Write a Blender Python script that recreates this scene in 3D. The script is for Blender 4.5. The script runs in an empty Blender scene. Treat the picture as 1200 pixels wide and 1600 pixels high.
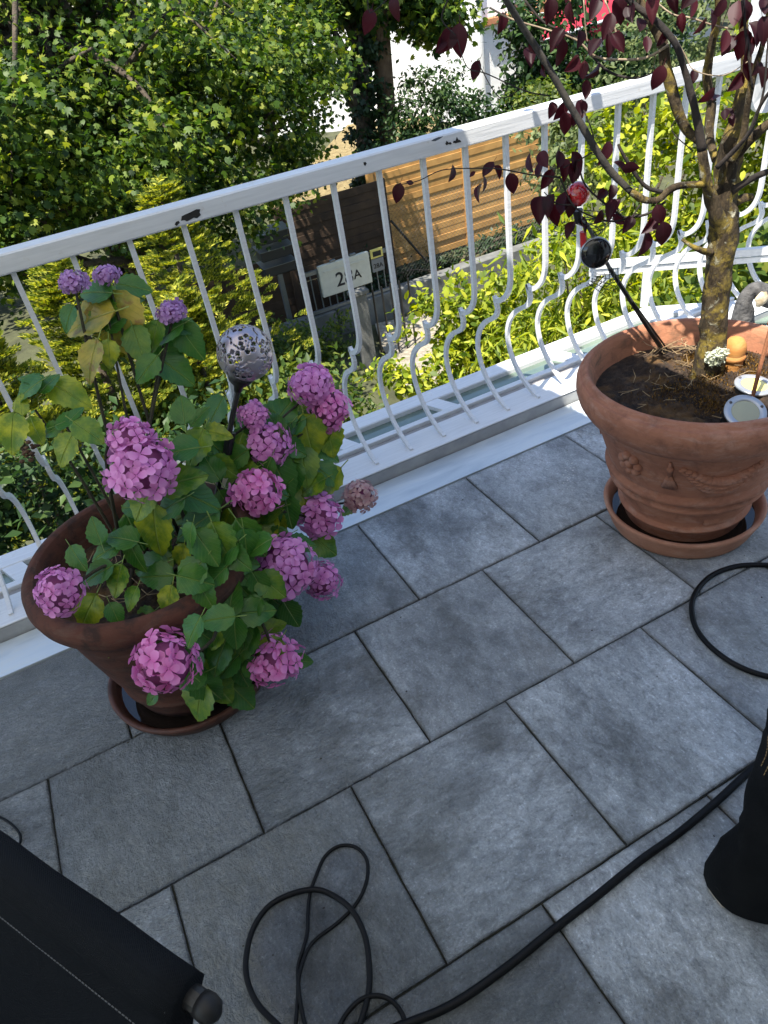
import bpy, math, random
import numpy as np
from mathutils import Vector, Matrix, Quaternion
from mathutils import noise as mnoise

random.seed(7)
RNG = np.random.default_rng(11)
scene = bpy.context.scene
COL = scene.collection
R_ = math.radians

# ------------------------------------------------------------------ camera
CAM = Vector((-0.400623, -1.449110, 1.566432))
CX = Vector((0.8791, -0.4555, -0.1402)).normalized()      # image right
CF = Vector((0.2860, 0.7395, -0.6093)).normalized()       # view direction
CU = CX.cross(CF).normalized()                            # image up
CX = CF.cross(CU).normalized()
FPX = 1127.17                                             # focal length in photo pixels (1200 x 1600)
cam_data = bpy.data.cameras.new("camera")
cam_data.sensor_width = 36.0
cam_data.lens = FPX / 1600.0 * 36.0
cam_data.clip_start = 0.02
cam_data.clip_end = 400.0
cam = bpy.data.objects.new("camera", cam_data)
COL.objects.link(cam)
cm = Matrix(((CX.x, CU.x, -CF.x), (CX.y, CU.y, -CF.y), (CX.z, CU.z, -CF.z))).to_4x4()
cm.translation = CAM
cam.matrix_world = cm
scene.camera = cam

# ------------------------------------------------------------------ light
SUN_TRAVEL = Vector((0.36, 0.21, -1.0)).normalized()
world = bpy.data.worlds.new("World")
scene.world = world
world.use_nodes = True
wn = world.node_tree
bg = wn.nodes["Background"]
sky = wn.nodes.new("ShaderNodeTexSky")
sky.sky_type = 'NISHITA'
sky.sun_disc = False
to_sun = -SUN_TRAVEL
sky.sun_elevation = math.asin(to_sun.z)
sky.sun_rotation = math.atan2(to_sun.x, to_sun.y)
sky.air_density = 1.0
sky.dust_density = 0.6
wn.links.new(sky.outputs[0], bg.inputs[0])
bg.inputs[1].default_value = 0.13
sun_data = bpy.data.lights.new("sun", 'SUN')
sun_data.energy = 5.0
sun_data.angle = R_(0.53)
sun_data.color = (1.0, 0.95, 0.86)
sun = bpy.data.objects.new("sun", sun_data)
sun.rotation_euler = SUN_TRAVEL.to_track_quat('-Z', 'Y').to_euler()
sun.location = (-3, -2, 9)
COL.objects.link(sun)
scene.view_settings.view_transform = 'Standard'
scene.view_settings.look = 'None'
scene.view_settings.exposure = 1.35
scene.view_settings.gamma = 1.0
scene.view_settings.use_curve_mapping = False

# ------------------------------------------------------------------ layout helpers
def ray(px, py):
    return CX * ((px - 600) / FPX) - CU * ((py - 800) / FPX) + CF
def atY(px, py, Y):
    d = ray(px, py); return CAM + d * ((Y - CAM.y) / d.y)
def atZ(px, py, Z):
    d = ray(px, py); return CAM + d * ((Z - CAM.z) / d.z)
def atD(px, py, D):
    return CAM + ray(px, py).normalized() * D
def depth(p):
    return (p - CAM).dot(CF)

# ------------------------------------------------------------------ materials
MATS = {}
class NT:
    def __init__(s, name):
        s.m = bpy.data.materials.new(name); s.m.use_nodes = True
        s.t = s.m.node_tree; s.b = s.t.nodes["Principled BSDF"]
        s.out = s.t.nodes["Material Output"]
    def n(s, typ, **kw):
        nd = s.t.nodes.new(typ)
        for k, v in kw.items():
            if k.startswith('i_'):
                key = k[2:]
                nd.inputs[int(key) if key.isdigit() else key].default_value = v
            else: setattr(nd, k, v)
        return nd
    def l(s, a, b): s.t.links.new(a, b)
    def coord(s, kind='Object'): return s.n('ShaderNodeTexCoord').outputs[kind]
    def noise(s, vec, scale, detail=4, rough=.55, dist=0.0):
        nd = s.n('ShaderNodeTexNoise'); nd.inputs['Scale'].default_value = scale
        nd.inputs['Detail'].default_value = detail; nd.inputs['Roughness'].default_value = rough
        nd.inputs['Distortion'].default_value = dist
        if vec is not None: s.l(vec, nd.inputs['Vector'])
        return nd.outputs['Fac']
    def ramp(s, fac, stops, interp='LINEAR'):
        nd = s.n('ShaderNodeValToRGB'); nd.color_ramp.interpolation = interp
        e = nd.color_ramp.elements
        while len(e) < len(stops): e.new(0.5)
        for el, (p, c) in zip(e, stops):
            el.position = p; el.color = (c[0], c[1], c[2], 1) if len(c) == 3 else c
        s.l(fac, nd.inputs[0]); return nd.outputs[0]
    def g(s, fac, lo, hi, a=0.0, b=1.0):
        nd = s.n('ShaderNodeMapRange'); nd.inputs[1].default_value = a; nd.inputs[2].default_value = b
        nd.inputs[3].default_value = lo; nd.inputs[4].default_value = hi
        s.l(fac, nd.inputs[0]); return nd.outputs[0]
    def mix(s, fac, a, b, blend='MIX'):
        nd = s.n('ShaderNodeMix', data_type='RGBA', blend_type=blend)
        if isinstance(fac, (int, float)): nd.inputs[0].default_value = fac
        else: s.l(fac, nd.inputs[0])
        for sock, v in ((nd.inputs[6], a), (nd.inputs[7], b)):
            if isinstance(v, tuple): sock.default_value = (*v[:3], 1)
            else: s.l(v, sock)
        return nd.outputs[2]
    def math(s, op, a, b=None):
        nd = s.n('ShaderNodeMath', operation=op)
        for sock, v in zip(nd.inputs, (a, b)):
            if v is None: continue
            if isinstance(v, (int, float)): sock.default_value = v
            else: s.l(v, sock)
        return nd.outputs[0]
    def bump(s, h, strength=.3, dist=.01):
        nd = s.n('ShaderNodeBump'); nd.inputs['Strength'].default_value = strength
        nd.inputs['Distance'].default_value = dist
        s.l(h, nd.inputs['Height']); s.l(nd.outputs[0], s.b.inputs['Normal']); return nd.outputs[0]
    def base(s, v):
        if isinstance(v, tuple): s.b.inputs['Base Color'].default_value = (*v[:3], 1)
        else: s.l(v, s.b.inputs['Base Color'])
    def rough(s, v):
        if isinstance(v, (int, float)): s.b.inputs['Roughness'].default_value = v
        else: s.l(v, s.b.inputs['Roughness'])

def mottled(name, c1, c2, scale=8, rough=.6, bump=.15, bscale=None, metallic=0, spec=.5, bdist=.004, detail=5):
    """a surface whose colour wanders between two tones, with a fine relief"""
    if name in MATS: return MATS[name]
    k = NT(name); co = k.coord()
    k.base(k.ramp(k.noise(co, scale, detail), [(.3, c1), (.7, c2)]))
    k.rough(rough); k.b.inputs['Metallic'].default_value = metallic
    k.b.inputs['Specular IOR Level'].default_value = spec
    if bump: k.bump(k.noise(co, bscale or scale * 6, 4, .6), bump, bdist)
    MATS[name] = k.m; return k.m

def foliage(name, stops, transl=.35, rough=.5, spec=.3, tint=None):
    """leaf surface: each leaf its own tone, some light passing through"""
    k = NT(name)
    gi = k.n('ShaderNodeNewGeometry').outputs['Random Per Island']
    c = k.ramp(gi, stops)
    k.base(c); k.rough(rough); k.b.inputs['Specular IOR Level'].default_value = spec
    tr = k.n('ShaderNodeBsdfTranslucent')
    hs = k.n('ShaderNodeHueSaturation'); hs.inputs['Saturation'].default_value = 1.1; hs.inputs['Value'].default_value = 1.5
    k.l(c, hs.inputs['Color']); k.l(hs.outputs[0], tr.inputs[0])
    mx = k.n('ShaderNodeMixShader'); mx.inputs[0].default_value = transl
    k.l(k.b.outputs[0], mx.inputs[1]); k.l(tr.outputs[0], mx.inputs[2]); k.l(mx.outputs[0], k.out.inputs[0])
    MATS[name] = k.m; return k.m

def plain(name, c, rough=.5, metallic=0, spec=.5, emit=None):
    if name in MATS: return MATS[name]
    k = NT(name); co = k.coord()
    k.base(k.mix(k.noise(co, 14, 4), tuple(x * .82 for x in c), tuple(min(1, x * 1.1) for x in c)))
    k.rough(k.g(k.noise(co, 30, 3), max(0, rough - .08), min(1, rough + .08)))
    k.b.inputs['Metallic'].default_value = metallic; k.b.inputs['Specular IOR Level'].default_value = spec
    MATS[name] = k.m; return k.m

# ------------------------------------------------------------------ object helpers
ORG = {}
def tag(o, label=None, cat=None, group=None, kind=None):
    if label: o['label'] = label
    if cat: o['category'] = cat
    if group: o['group'] = group
    if kind: o['kind'] = kind
    return o
def thing(name, loc, label, cat, group=None):
    o = bpy.data.objects.new(name, None); o.empty_display_size = .1
    o.location = loc; COL.objects.link(o); ORG[o] = Vector(loc)
    return tag(o, label, cat, group)
def link(name, me, parent=None, mat=None, smooth=False):
    """a mesh whose vertices are world positions; parented parts are stored relative to their thing"""
    o = bpy.data.objects.new(name, me)
    if mat is not None: me.materials.append(mat)
    if smooth:
        me.polygons.foreach_set('use_smooth', [True] * len(me.polygons))
    if parent is not None:
        og = ORG[parent]; me.transform(Matrix.Translation(-og)); o.parent = parent; ORG[o] = og
    else: ORG[o] = Vector((0, 0, 0))
    COL.objects.link(o); return o
def place(name, me, parent, M):
    """an object sharing a mesh, at world matrix M (parent has no rotation)"""
    o = bpy.data.objects.new(name, me)
    if parent is not None:
        o.parent = parent; M = Matrix.Translation(-ORG[parent]) @ M
    o.matrix_basis = M
    COL.objects.link(o); return o
def frame_to(p, d, n):
    """matrix with local Y along d, local Z near n"""
    y = d.normalized(); x = y.cross(n)
    if x.length < 1e-5: x = y.orthogonal()
    x.normalize(); z = x.cross(y)
    return Matrix(((x.x, y.x, z.x, p.x), (x.y, y.y, z.y, p.y), (x.z, y.z, z.z, p.z), (0, 0, 0, 1)))

class MB:
    def __init__(s): s.v = []; s.f = []
    def add(s, vs, fs):
        o = len(s.v); s.v += [tuple(v) for v in vs]; s.f += [tuple(i + o for i in f) for f in fs]; return s
    def box(s, a, b, bev=0.0):
        (x0, y0, z0), (x1, y1, z1) = a, b
        if bev <= 0:
            return s.add([(x0,y0,z0),(x1,y0,z0),(x1,y1,z0),(x0,y1,z0),(x0,y0,z1),(x1,y0,z1),(x1,y1,z1),(x0,y1,z1)],
                         [(0,3,2,1),(4,5,6,7),(0,1,5,4),(1,2,6,5),(2,3,7,6),(3,0,4,7)])
        # bevelled box: 24 corner vertices
        import itertools
        vs = []; idx = {}
        for cx in (0, 1):
            for cy in (0, 1):
                for cz in (0, 1):
                    p = [x1 if cx else x0, y1 if cy else y0, z1 if cz else z0]
                    sg = [-1 if cx else 1, -1 if cy else 1, -1 if cz else 1]
                    for ax in range(3):
                        q = list(p)
                        for k in range(3):
                            if k != ax: q[k] += sg[k] * bev
                        idx[(cx, cy, cz, ax)] = len(vs); vs.append(q)
        fs = []
        for ax in range(3):
            o1, o2 = [(1, 2), (2, 0), (0, 1)][ax]
            for sd in (0, 1):
                ring = []
                for u, w in ((0, 0), (1, 0), (1, 1), (0, 1)):
                    c = [0, 0, 0]; c[ax] = sd; c[o1] = u; c[o2] = w
                    ring.append(idx[(*c, ax)])
                fs.append(tuple(ring if sd else ring[::-1]))
        for ax in range(3):
            o1, o2 = [(1, 2), (2, 0), (0, 1)][ax]
            for u in (0, 1):
                for w in (0, 1):
                    c0 = [0, 0, 0]; c0[ax] = 0; c0[o1] = u; c0[o2] = w
                    c1 = list(c0); c1[ax] = 1
                    q = [idx[(*c0, o1)], idx[(*c1, o1)], idx[(*c1, o2)], idx[(*c0, o2)]]
                    fs.append(tuple(q if (u == w) else q[::-1]))
        for cx in (0, 1):
            for cy in (0, 1):
                for cz in (0, 1):
                    t = [idx[(cx, cy, cz, k)] for k in range(3)]
                    fs.append(tuple(t if (cx + cy + cz) % 2 else t[::-1]))
        return s.add(vs, fs)
    def obox(s, c, ax, ay, az, h):
        """oriented box: centre, three unit axes, half sizes"""
        vs = [c + ax * (h[0] * i) + ay * (h[1] * j) + az * (h[2] * k) for k in (-1, 1) for i, j in ((-1, -1), (1, -1), (1, 1), (-1, 1))]
        return s.add(vs, [(0,3,2,1),(4,5,6,7),(0,1,5,4),(1,2,6,5),(2,3,7,6),(3,0,4,7)])
    def beam(s, a, b, w, h, up=Vector((0, 0, 1))):
        a = Vector(a); b = Vector(b); d = (b - a); L = d.length; d.normalize()
        x = d.cross(up); 
        if x.length < 1e-4: x = d.cross(Vector((1, 0, 0)))
        x.normalize(); z = x.cross(d)
        return s.obox((a + b) / 2, x, d, z, (w / 2, L / 2, h / 2))
    def tube(s, pts, rad, seg=8, cap=True, closed=False, rough=0.0):
        pts = [Vector(p) for p in pts]; n = len(pts)
        if not hasattr(rad, '__len__'): rad = [rad] * n
        t = (pts[1] - pts[0]).normalized(); up = t.orthogonal().normalized()
        vs = []
        for i, p in enumerate(pts):
            if closed: t2 = (pts[(i + 1) % n] - pts[i - 1]).normalized()
            else: t2 = (pts[min(i + 1, n - 1)] - pts[max(i - 1, 0)])
            if t2.length < 1e-9: t2 = t
            t2 = t2.normalized()
            up = (up - t2 * up.dot(t2))
            up = up.normalized() if up.length > 1e-6 else t2.orthogonal().normalized()
            b = t2.cross(up)
            for k in range(seg):
                a = 2 * math.pi * k / seg
                r = rad[i]
                if rough: r *= 1 + rough * mnoise.noise(Vector((p.x * 25 + math.cos(a) * 2, p.y * 25 + math.sin(a) * 2, p.z * 25)))
                vs.append(p + up * (math.cos(a) * r) + b * (math.sin(a) * r))
        fs = []
        m = n if closed else n - 1
        for i in range(m):
            for k in range(seg):
                a0 = i * seg + k; a1 = i * seg + (k + 1) % seg
                j = ((i + 1) % n) * seg
                fs.append((a0, a1, j + (k + 1) % seg, j + k))
        if cap and not closed:
            fs.append(tuple(range(seg))[::-1]); fs.append(tuple((n - 1) * seg + k for k in range(seg)))
        return s.add(vs, fs)
    def lathe(s, prof, c=(0, 0, 0), seg=48, wob=0.0):
        vs = []; n = len(prof)
        for r, z in prof:
            for k in range(seg):
                a = 2 * math.pi * k / seg
                q = r * (1 + wob * mnoise.noise(Vector((math.cos(a) * 2, math.sin(a) * 2, z * 9))))
                vs.append((c[0] + q * math.cos(a), c[1] + q * math.sin(a), c[2] + z))
        fs = [(i * seg + k, i * seg + (k + 1) % seg, (i + 1) * seg + (k + 1) % seg, (i + 1) * seg + k) for i in range(n - 1) for k in range(seg)]
        return s.add(vs, fs)
    def disc(s, c, r, seg=32, n=Vector((0, 0, 1))):
        c = Vector(c); x = n.orthogonal().normalized(); y = n.cross(x)
        vs = [c + x * (r * math.cos(2 * math.pi * k / seg)) + y * (r * math.sin(2 * math.pi * k / seg)) for k in range(seg)]
        return s.add(vs, [tuple(range(seg))])
    def ball(s, c, r, seg=10, rings=6, sc=(1, 1, 1)):
        c = Vector(c)
        vs = [c + Vector((0, 0, -r * sc[2]))]
        for i in range(1, rings):
            a = -math.pi / 2 + math.pi * i / rings
            for k in range(seg):
                b = 2 * math.pi * k / seg
                vs.append(c + Vector((r * sc[0] * math.cos(a) * math.cos(b), r * sc[1] * math.cos(a) * math.sin(b), r * sc[2] * math.sin(a))))
        vs.append(c + Vector((0, 0, r * sc[2])))
        fs = [(0, 1 + (k + 1) % seg, 1 + k) for k in range(seg)]
        for i in range(rings - 2):
            for k in range(seg):
                fs.append((1 + i * seg + k, 1 + i * seg + (k + 1) % seg, 1 + (i + 1) * seg + (k + 1) % seg, 1 + (i + 1) * seg + k))
        t = len(vs) - 1; o = 1 + (rings - 2) * seg
        fs += [(o + k, o + (k + 1) % seg, t) for k in range(seg)]
        return s.add(vs, fs)
    def mesh(s, name='m'):
        me = bpy.data.meshes.new(name); me.from_pydata(s.v, [], s.f); me.update(); return me
    def build(s, name, mat, parent=None, smooth=False):
        return link(name, s.mesh(name), parent, mat, smooth)

def spline(pts, sub=6):
    """Catmull-Rom through points (tuples of any length)"""
    P = np.array([tuple(p) for p in pts], float); n = len(P); out = []
    for i in range(n - 1):
        p0 = P[max(i - 1, 0)]; p1 = P[i]; p2 = P[i + 1]; p3 = P[min(i + 2, n - 1)]
        for k in range(sub):
            t = k / sub
            out.append(.5 * ((2 * p1) + (-p0 + p2) * t + (2 * p0 - 5 * p1 + 4 * p2 - p3) * t * t + (-p0 + 3 * p1 - 3 * p2 + p3) * t ** 3))
    out.append(P[-1]); return out

def smooth_shade(o, ang=35):
    me = o.data
    me.polygons.foreach_set('use_smooth', [True] * len(me.polygons))
    try:
        me.set_sharp_from_angle(angle=R_(ang))
    except Exception: pass
    return o

# many-leaf meshes ---------------------------------------------------
TPL = {
 'kite': (np.array([(0,0,0),(-.27,.42,.07),(0,1,-.06),(.27,.42,.07)]), [(0,2,1),(0,3,2)]),
 'oval': (np.array([(0,0,0),(-.26,.25,.05),(-.27,.62,.04),(0,1,-.08),(.27,.62,.04),(.26,.25,.05),(0,.5,0)]),
          [(0,6,1),(1,6,2),(2,6,3),(3,6,4),(4,6,5),(5,6,0)]),
 'lance': (np.array([(0,0,0),(-.11,.35,.03),(0,1,-.12),(.11,.35,.03)]), [(0,2,1),(0,3,2)]),
 'maple': (np.array([(0,0,0),(-.3,.08,.02),(-.5,.35,-.05),(-.27,.45,.03),(-.32,.78,-.03),(-.1,.66,.03),(0,1,-.08),
                     (.1,.66,.03),(.32,.78,-.03),(.27,.45,.03),(.5,.35,-.05),(.3,.08,.02),(0,.4,.04)]),
           [(12,i,i+1) for i in range(0,11)] + [(12,11,0)]),
 'needle': (np.array([(0,0,0),(-.17,.5,.04),(0,1,-.05),(.17,.5,.04)]), [(0,2,1),(0,3,2)]),
}
def leaf_mesh(name, P, D, N, S, tpl):
    """P points, D along, N normal, S length -> one mesh of many leaves"""
    T, F = TPL[tpl]; F = np.array(F, np.int32); k = len(T); n = len(P)
    D = D / np.linalg.norm(D, axis=1, keepdims=True)
    X = np.cross(D, N); X /= np.maximum(np.linalg.norm(X, axis=1, keepdims=True), 1e-6)
    Z = np.cross(X, D)
    V = (P[:, None, :] + S[:, None, None] * (T[None, :, 0, None] * X[:, None, :] + T[None, :, 1, None] * D[:, None, :] + T[None, :, 2, None] * Z[:, None, :]))
    V = V.reshape(-1, 3)
    FF = (F[None] + (np.arange(n, dtype=np.int32) * k)[:, None, None]).reshape(-1, 3)
    me = bpy.data.meshes.new(name)
    me.vertices.add(len(V)); me.vertices.foreach_set('co', V.astype(np.float32).ravel())
    me.loops.add(FF.size); me.loops.foreach_set('vertex_index', FF.ravel())
    me.polygons.add(len(FF))
    me.polygons.foreach_set('loop_start', np.arange(0, FF.size, 3, dtype=np.int32))
    me.polygons.foreach_set('loop_total', np.full(len(FF), 3, np.int32))
    me.update(calc_edges=True); return me
def unit(n, rng=RNG):
    v = rng.normal(size=(n, 3)); return v / np.linalg.norm(v, axis=1, keepdims=True)
def clump_points(blobs, nclump, per, cr, rng=RNG, shell=.35, flat=.6):
    """blobs: (x,y,z,rx,ry,rz); returns leaf points and an outward hint"""
    B = np.array(blobs, float); w = B[:, 3] * B[:, 4] * B[:, 5]; w = w ** .75; w /= w.sum()
    ch = rng.choice(len(B), nclump, p=w)
    u = unit(nclump, rng) * (rng.random((nclump, 1)) ** shell)
    c = B[ch, :3] + u * B[ch, 3:6]
    out = unit(nclump, rng) * .25 + u
    q = np.repeat(np.arange(nclump), per)
    r = cr * (.6 + .8 * rng.random(nclump))
    off = rng.normal(size=(len(q), 3)) * .55; off[:, 2] *= flat
    P = c[q] + off * r[q][:, None]
    return P, out[q], c
def crown(name, parent, mat, blobs, nclump, per, cr, size, tpl, up=.9, droop=.35, rng=RNG, shell=.35, flat=.6, kind=None):
    P, O, c = clump_points(blobs, nclump, per, cr, rng, shell, flat)
    n = len(P)
    N = unit(n, rng) * .8 + O * .5 + np.array([0, 0, up])
    D = unit(n, rng) + O * .6 + np.array([0, 0, -droop])
    S = size * (.6 + .8 * rng.random(n))
    o = link(name, leaf_mesh(name, P, D, N, S, tpl), parent, mat)
    if kind: o['kind'] = kind
    return o, c
def limbs(mb, base, top, r0, r1, tips, rng=random, seg=8):
    """trunk with limbs reaching out to the given tips"""
    base = Vector(base); top = Vector(top)
    pts = [base.lerp(top, i / 6) + Vector((rng.uniform(-.05, .05), rng.uniform(-.05, .05), 0)) * (i > 0) * (top - base).length * .25 for i in range(7)]
    mb.tube(pts, [r0 + (r1 - r0) * i / 6 for i in range(7)], seg, rough=.15)
    for tp in tips:
        tp = Vector(tp); i = rng.randint(2, 6); s0 = pts[i]
        mid = s0.lerp(tp, .5) + Vector((rng.uniform(-.15, .15), rng.uniform(-.15, .15), rng.uniform(0, .2))) * (tp - s0).length
        q = [Vector(x) for x in spline([s0, mid, tp], 4)]
        rr = (r0 + (r1 - r0) * i / 6) * .55
        mb.tube(q, [max(.006, rr * (1 - .85 * k / (len(q) - 1))) for k in range(len(q))], 6)

# ================================================================== MATERIAL LIBRARY
TILE = 0.45
def paving_material():
    k = NT('paving_stone'); co = k.coord()
    pos = k.n('ShaderNodeNewGeometry').outputs['Position']
    rnd = k.n('ShaderNodeObjectInfo').outputs['Random']
    off = k.n('ShaderNodeVectorMath', operation='ADD'); comb = k.n('ShaderNodeCombineXYZ')
    k.l(k.math('MULTIPLY', rnd, 37.0), comb.inputs[0]); k.l(k.math('MULTIPLY', rnd, 71.0), comb.inputs[1])
    k.l(co, off.inputs[0]); k.l(comb.outputs[0], off.inputs[1]); v = off.outputs[0]
    mp = k.n('ShaderNodeMapping'); mp.inputs['Scale'].default_value = (1.0, 1.45, 1); mp.inputs['Rotation'].default_value = (0, 0, .5)
    k.l(v, mp.inputs[0])
    big = k.noise(mp.outputs[0], 2.6, 3, .5, .35)
    mid = k.noise(mp.outputs[0], 9, 6, .68, .25)
    fine = k.noise(v, 150, 4, .75)
    c = k.ramp(k.math('ADD', k.math('MULTIPLY', big, .62), k.math('MULTIPLY', mid, .38)), [(.34, (.125, .135, .144)), (.44, (.250, .269, .285)), (.52, (.355, .380, .400)), (.62, (.455, .48, .50)), (.74, (.55, .57, .585))])
    hv = k.n('ShaderNodeHueSaturation'); k.l(c, hv.inputs['Color']); k.l(k.g(rnd, .70, 1.24), hv.inputs['Value'])
    speck = k.ramp(fine, [(.30, (.35, .35, .35)), (.43, (.88, .88, .88)), (.58, (1.0, 1.0, 1.0)), (.68, (1.9, 1.9, 1.9))])
    c2 = k.mix(.85, hv.outputs[0], speck, 'MULTIPLY')
    dirt = k.ramp(k.noise(v, 4.5, 7, .7, .3), [(.52, (0, 0, 0)), (.66, (1, 1, 1))])
    c3 = k.mix(k.math('MULTIPLY', dirt, .55), c2, (.085, .082, .072))
    bloom = k.ramp(k.noise(v, 13, 7, .75, .3), [(.57, (0, 0, 0)), (.72, (1, 1, 1))])
    c4 = k.mix(k.math('MULTIPLY', bloom, .34), c3, (.50, .51, .52))
    # crests painted pale, hollows dark, for relief highlights as well as wear
    grain = k.noise(mp.outputs[0], 34, 8, .74, .7)
    c4 = k.mix(k.g(rnd, .55, .95), c4, k.ramp(grain, [(.34, (.50, .50, .50)), (.47, (.90, .90, .90)), (.56, (1.08, 1.08, 1.08)), (.66, (1.55, 1.55, 1.55))]), 'MULTIPLY')
    # grime collects along the tile edges
    sep = k.n('ShaderNodeSeparateXYZ'); k.l(co, sep.inputs[0])
    ed = k.math('MAXIMUM', k.math('ABSOLUTE', sep.outputs[0]), k.math('ABSOLUTE', sep.outputs[1]))
    ew = k.math('ADD', ed, k.math('MULTIPLY', k.noise(v, 30, 5, .7), .022))
    c5 = k.mix(k.math('MULTIPLY', k.ramp(ew, [(.222 / 1.0, (0, 0, 0)), (.236, (1, 1, 1))]), .55), c4, (.075, .072, .060))
    # small dark pits and flecks
    vo = k.n('ShaderNodeTexVoronoi'); vo.inputs['Scale'].default_value = 34; k.l(v, vo.inputs['Vector'])
    pit = k.math('MULTIPLY', k.ramp(vo.outputs['Distance'], [(.05, (1, 1, 1)), (.09, (0, 0, 0))]), k.ramp(k.noise(v, 11, 3), [(.56, (0, 0, 0)), (.62, (1, 1, 1))]))
    c6 = k.mix(k.math('MULTIPLY', pit, .8), c5, (.02, .02, .018))
    # a damp patch reaching in from the hydrangea pot: darker, smoother
    sp = k.n('ShaderNodeSeparateXYZ'); k.l(pos, sp.inputs[0])
    dx = k.math('ADD', sp.outputs[0], k.math('MULTIPLY', k.math('SUBTRACT', k.noise(pos, 2.2, 4, .6), .5), 1.1))
    damp = k.ramp(k.g(dx, 1.0, 0.0, -.55, .12), [(.1, (0, 0, 0)), (.8, (1, 1, 1))])
    c7 = k.mix(k.math('MULTIPLY', damp, .5), c6, (.045, .049, .053))
    k.base(c7)
    r0 = k.g(k.noise(v, 3.0, 5, .65), .26, .52, .36, .62)
    rw = k.n('ShaderNodeMix', data_type='FLOAT'); k.l(damp, rw.inputs[0]); k.l(r0, rw.inputs[2]); rw.inputs[3].default_value = .15
    k.rough(rw.outputs[0]); k.l(k.g(damp, .6, 1.0), k.b.inputs['Specular IOR Level'])
    k.l(k.g(damp, .12, .9), k.b.inputs['Coat Weight']); k.b.inputs['Coat Roughness'].default_value = .13
    h = k.math('ADD', k.math('MULTIPLY', k.noise(mp.outputs[0], 22, 8, .72, .6), 1.2), k.math('MULTIPLY', fine, .34))
    h = k.math('ADD', h, k.math('MULTIPLY', k.noise(mp.outputs[0], 70, 4, .6), .5))
    bs = k.g(damp, .75, 1.0)
    h = k.math('MULTIPLY', h, k.g(damp, 1.0, 1.9))
    bn = k.bump(h, 1.0, .0095); k.l(bn, k.b.inputs['Coat Normal'])
    return k.m
M_PAVE = paving_material()
M_JOINT = mottled('joint_soil', (.012, .012, .011), (.05, .052, .035), 40, .95, .6, 160)
def white_metal():
    k = NT('white_paint'); co = k.coord('Object')
    st = k.n('ShaderNodeMapping'); st.inputs['Scale'].default_value = (1.2, 20, 20); k.l(co, st.inputs[0])
    n1 = k.noise(st.outputs[0], 6, 5, .6)
    n2 = k.noise(co, 24, 5, .65)
    c = k.mix(k.ramp(n1, [(.35, (0, 0, 0)), (.75, (1, 1, 1))]), (.68, .68, .675), (.57, .57, .565))
    c = k.mix(k.ramp(n2, [(.64, (0, 0, 0)), (.74, (1, 1, 1))]), c, (.55, .52, .47))
    k.base(c); k.rough(k.g(n2, .28, .5)); k.bump(n1, .35, .003)
    return k.m
M_WHITE = white_metal()
def zinc():
    k = NT('flashing_sheet'); co = k.coord()
    mp = k.n('ShaderNodeMapping'); mp.inputs['Scale'].default_value = (1, 5, 5); k.l(co, mp.inputs[0])
    n = k.noise(mp.outputs[0], 2.6, 5, .6, .6)
    k.base(k.ramp(n, [(.3, (.44, .50, .54)), (.55, (.60, .65, .67)), (.8, (.66, .66, .60))]))
    k.rough(k.g(k.noise(co, 9, 4), .25, .5)); k.b.inputs['Metallic'].default_value = .25
    k.bump(k.noise(co, 5, 3), .2, .01)
    return k.m
M_ZINC = zinc()
M_KERB = mottled('kerb_paint', (.26, .265, .27), (.40, .40, .39), 10, .6, .3, 70)
M_STRIP = mottled('sealing_strip', (.22, .20, .18), (.34, .32, .30), 14, .6, .1)
M_CHIP = mottled('bare_chip', (.008, .008, .008), (.03, .026, .022), 60, .9, .2)
def glass_mat():
    k = NT('roof_glass'); co = k.coord()
    k.base(k.ramp(k.noise(co, 5, 4), [(.3, (.10, .15, .12)), (.7, (.20, .26, .20))]))
    k.rough(.06); k.b.inputs['Specular IOR Level'].default_value = .9
    k.b.inputs['Transmission Weight'].default_value = .25; k.b.inputs['IOR'].default_value = 1.5
    return k.m
M_GLASS = glass_mat()
M_PLASTER = mottled('house_plaster', (.70, .69, .66), (.80, .79, .76), 6, .9, .4, 90)
M_GROUND = mottled('garden_soil', (.030, .032, .014), (.075, .080, .032), 3, .95, .6, 30, bdist=.03)

# ================================================================== SETTING: TERRACE
# ground of the garden far below
mb = MB(); G = -2.5
nx, ny = 70, 70
xs = np.concatenate([np.linspace(-150, -14, 12), np.linspace(-12, 20, 46), np.linspace(23, 170, 12)])
ys = np.concatenate([np.linspace(-60, -2, 8), np.linspace(0, 24, 50), np.linspace(27, 220, 12)])
vs = []
for y in ys:
    for x in xs:
        z = G + .05 * mnoise.noise(Vector((x * .7, y * .7, 0))) + .02 * mnoise.noise(Vector((x * 2.7, y * 2.7, 4)))
        if y > 13: z += min(1.2, (y - 13) * .05)
        vs.append((x, y, z))
fs = [(j * len(xs) + i, j * len(xs) + i + 1, (j + 1) * len(xs) + i + 1, (j + 1) * len(xs) + i) for j in range(len(ys) - 1) for i in range(len(xs) - 1)]
mb.add(vs, fs); o = mb.build('ground', M_GROUND, None, True); tag(o, kind='structure')

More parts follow.
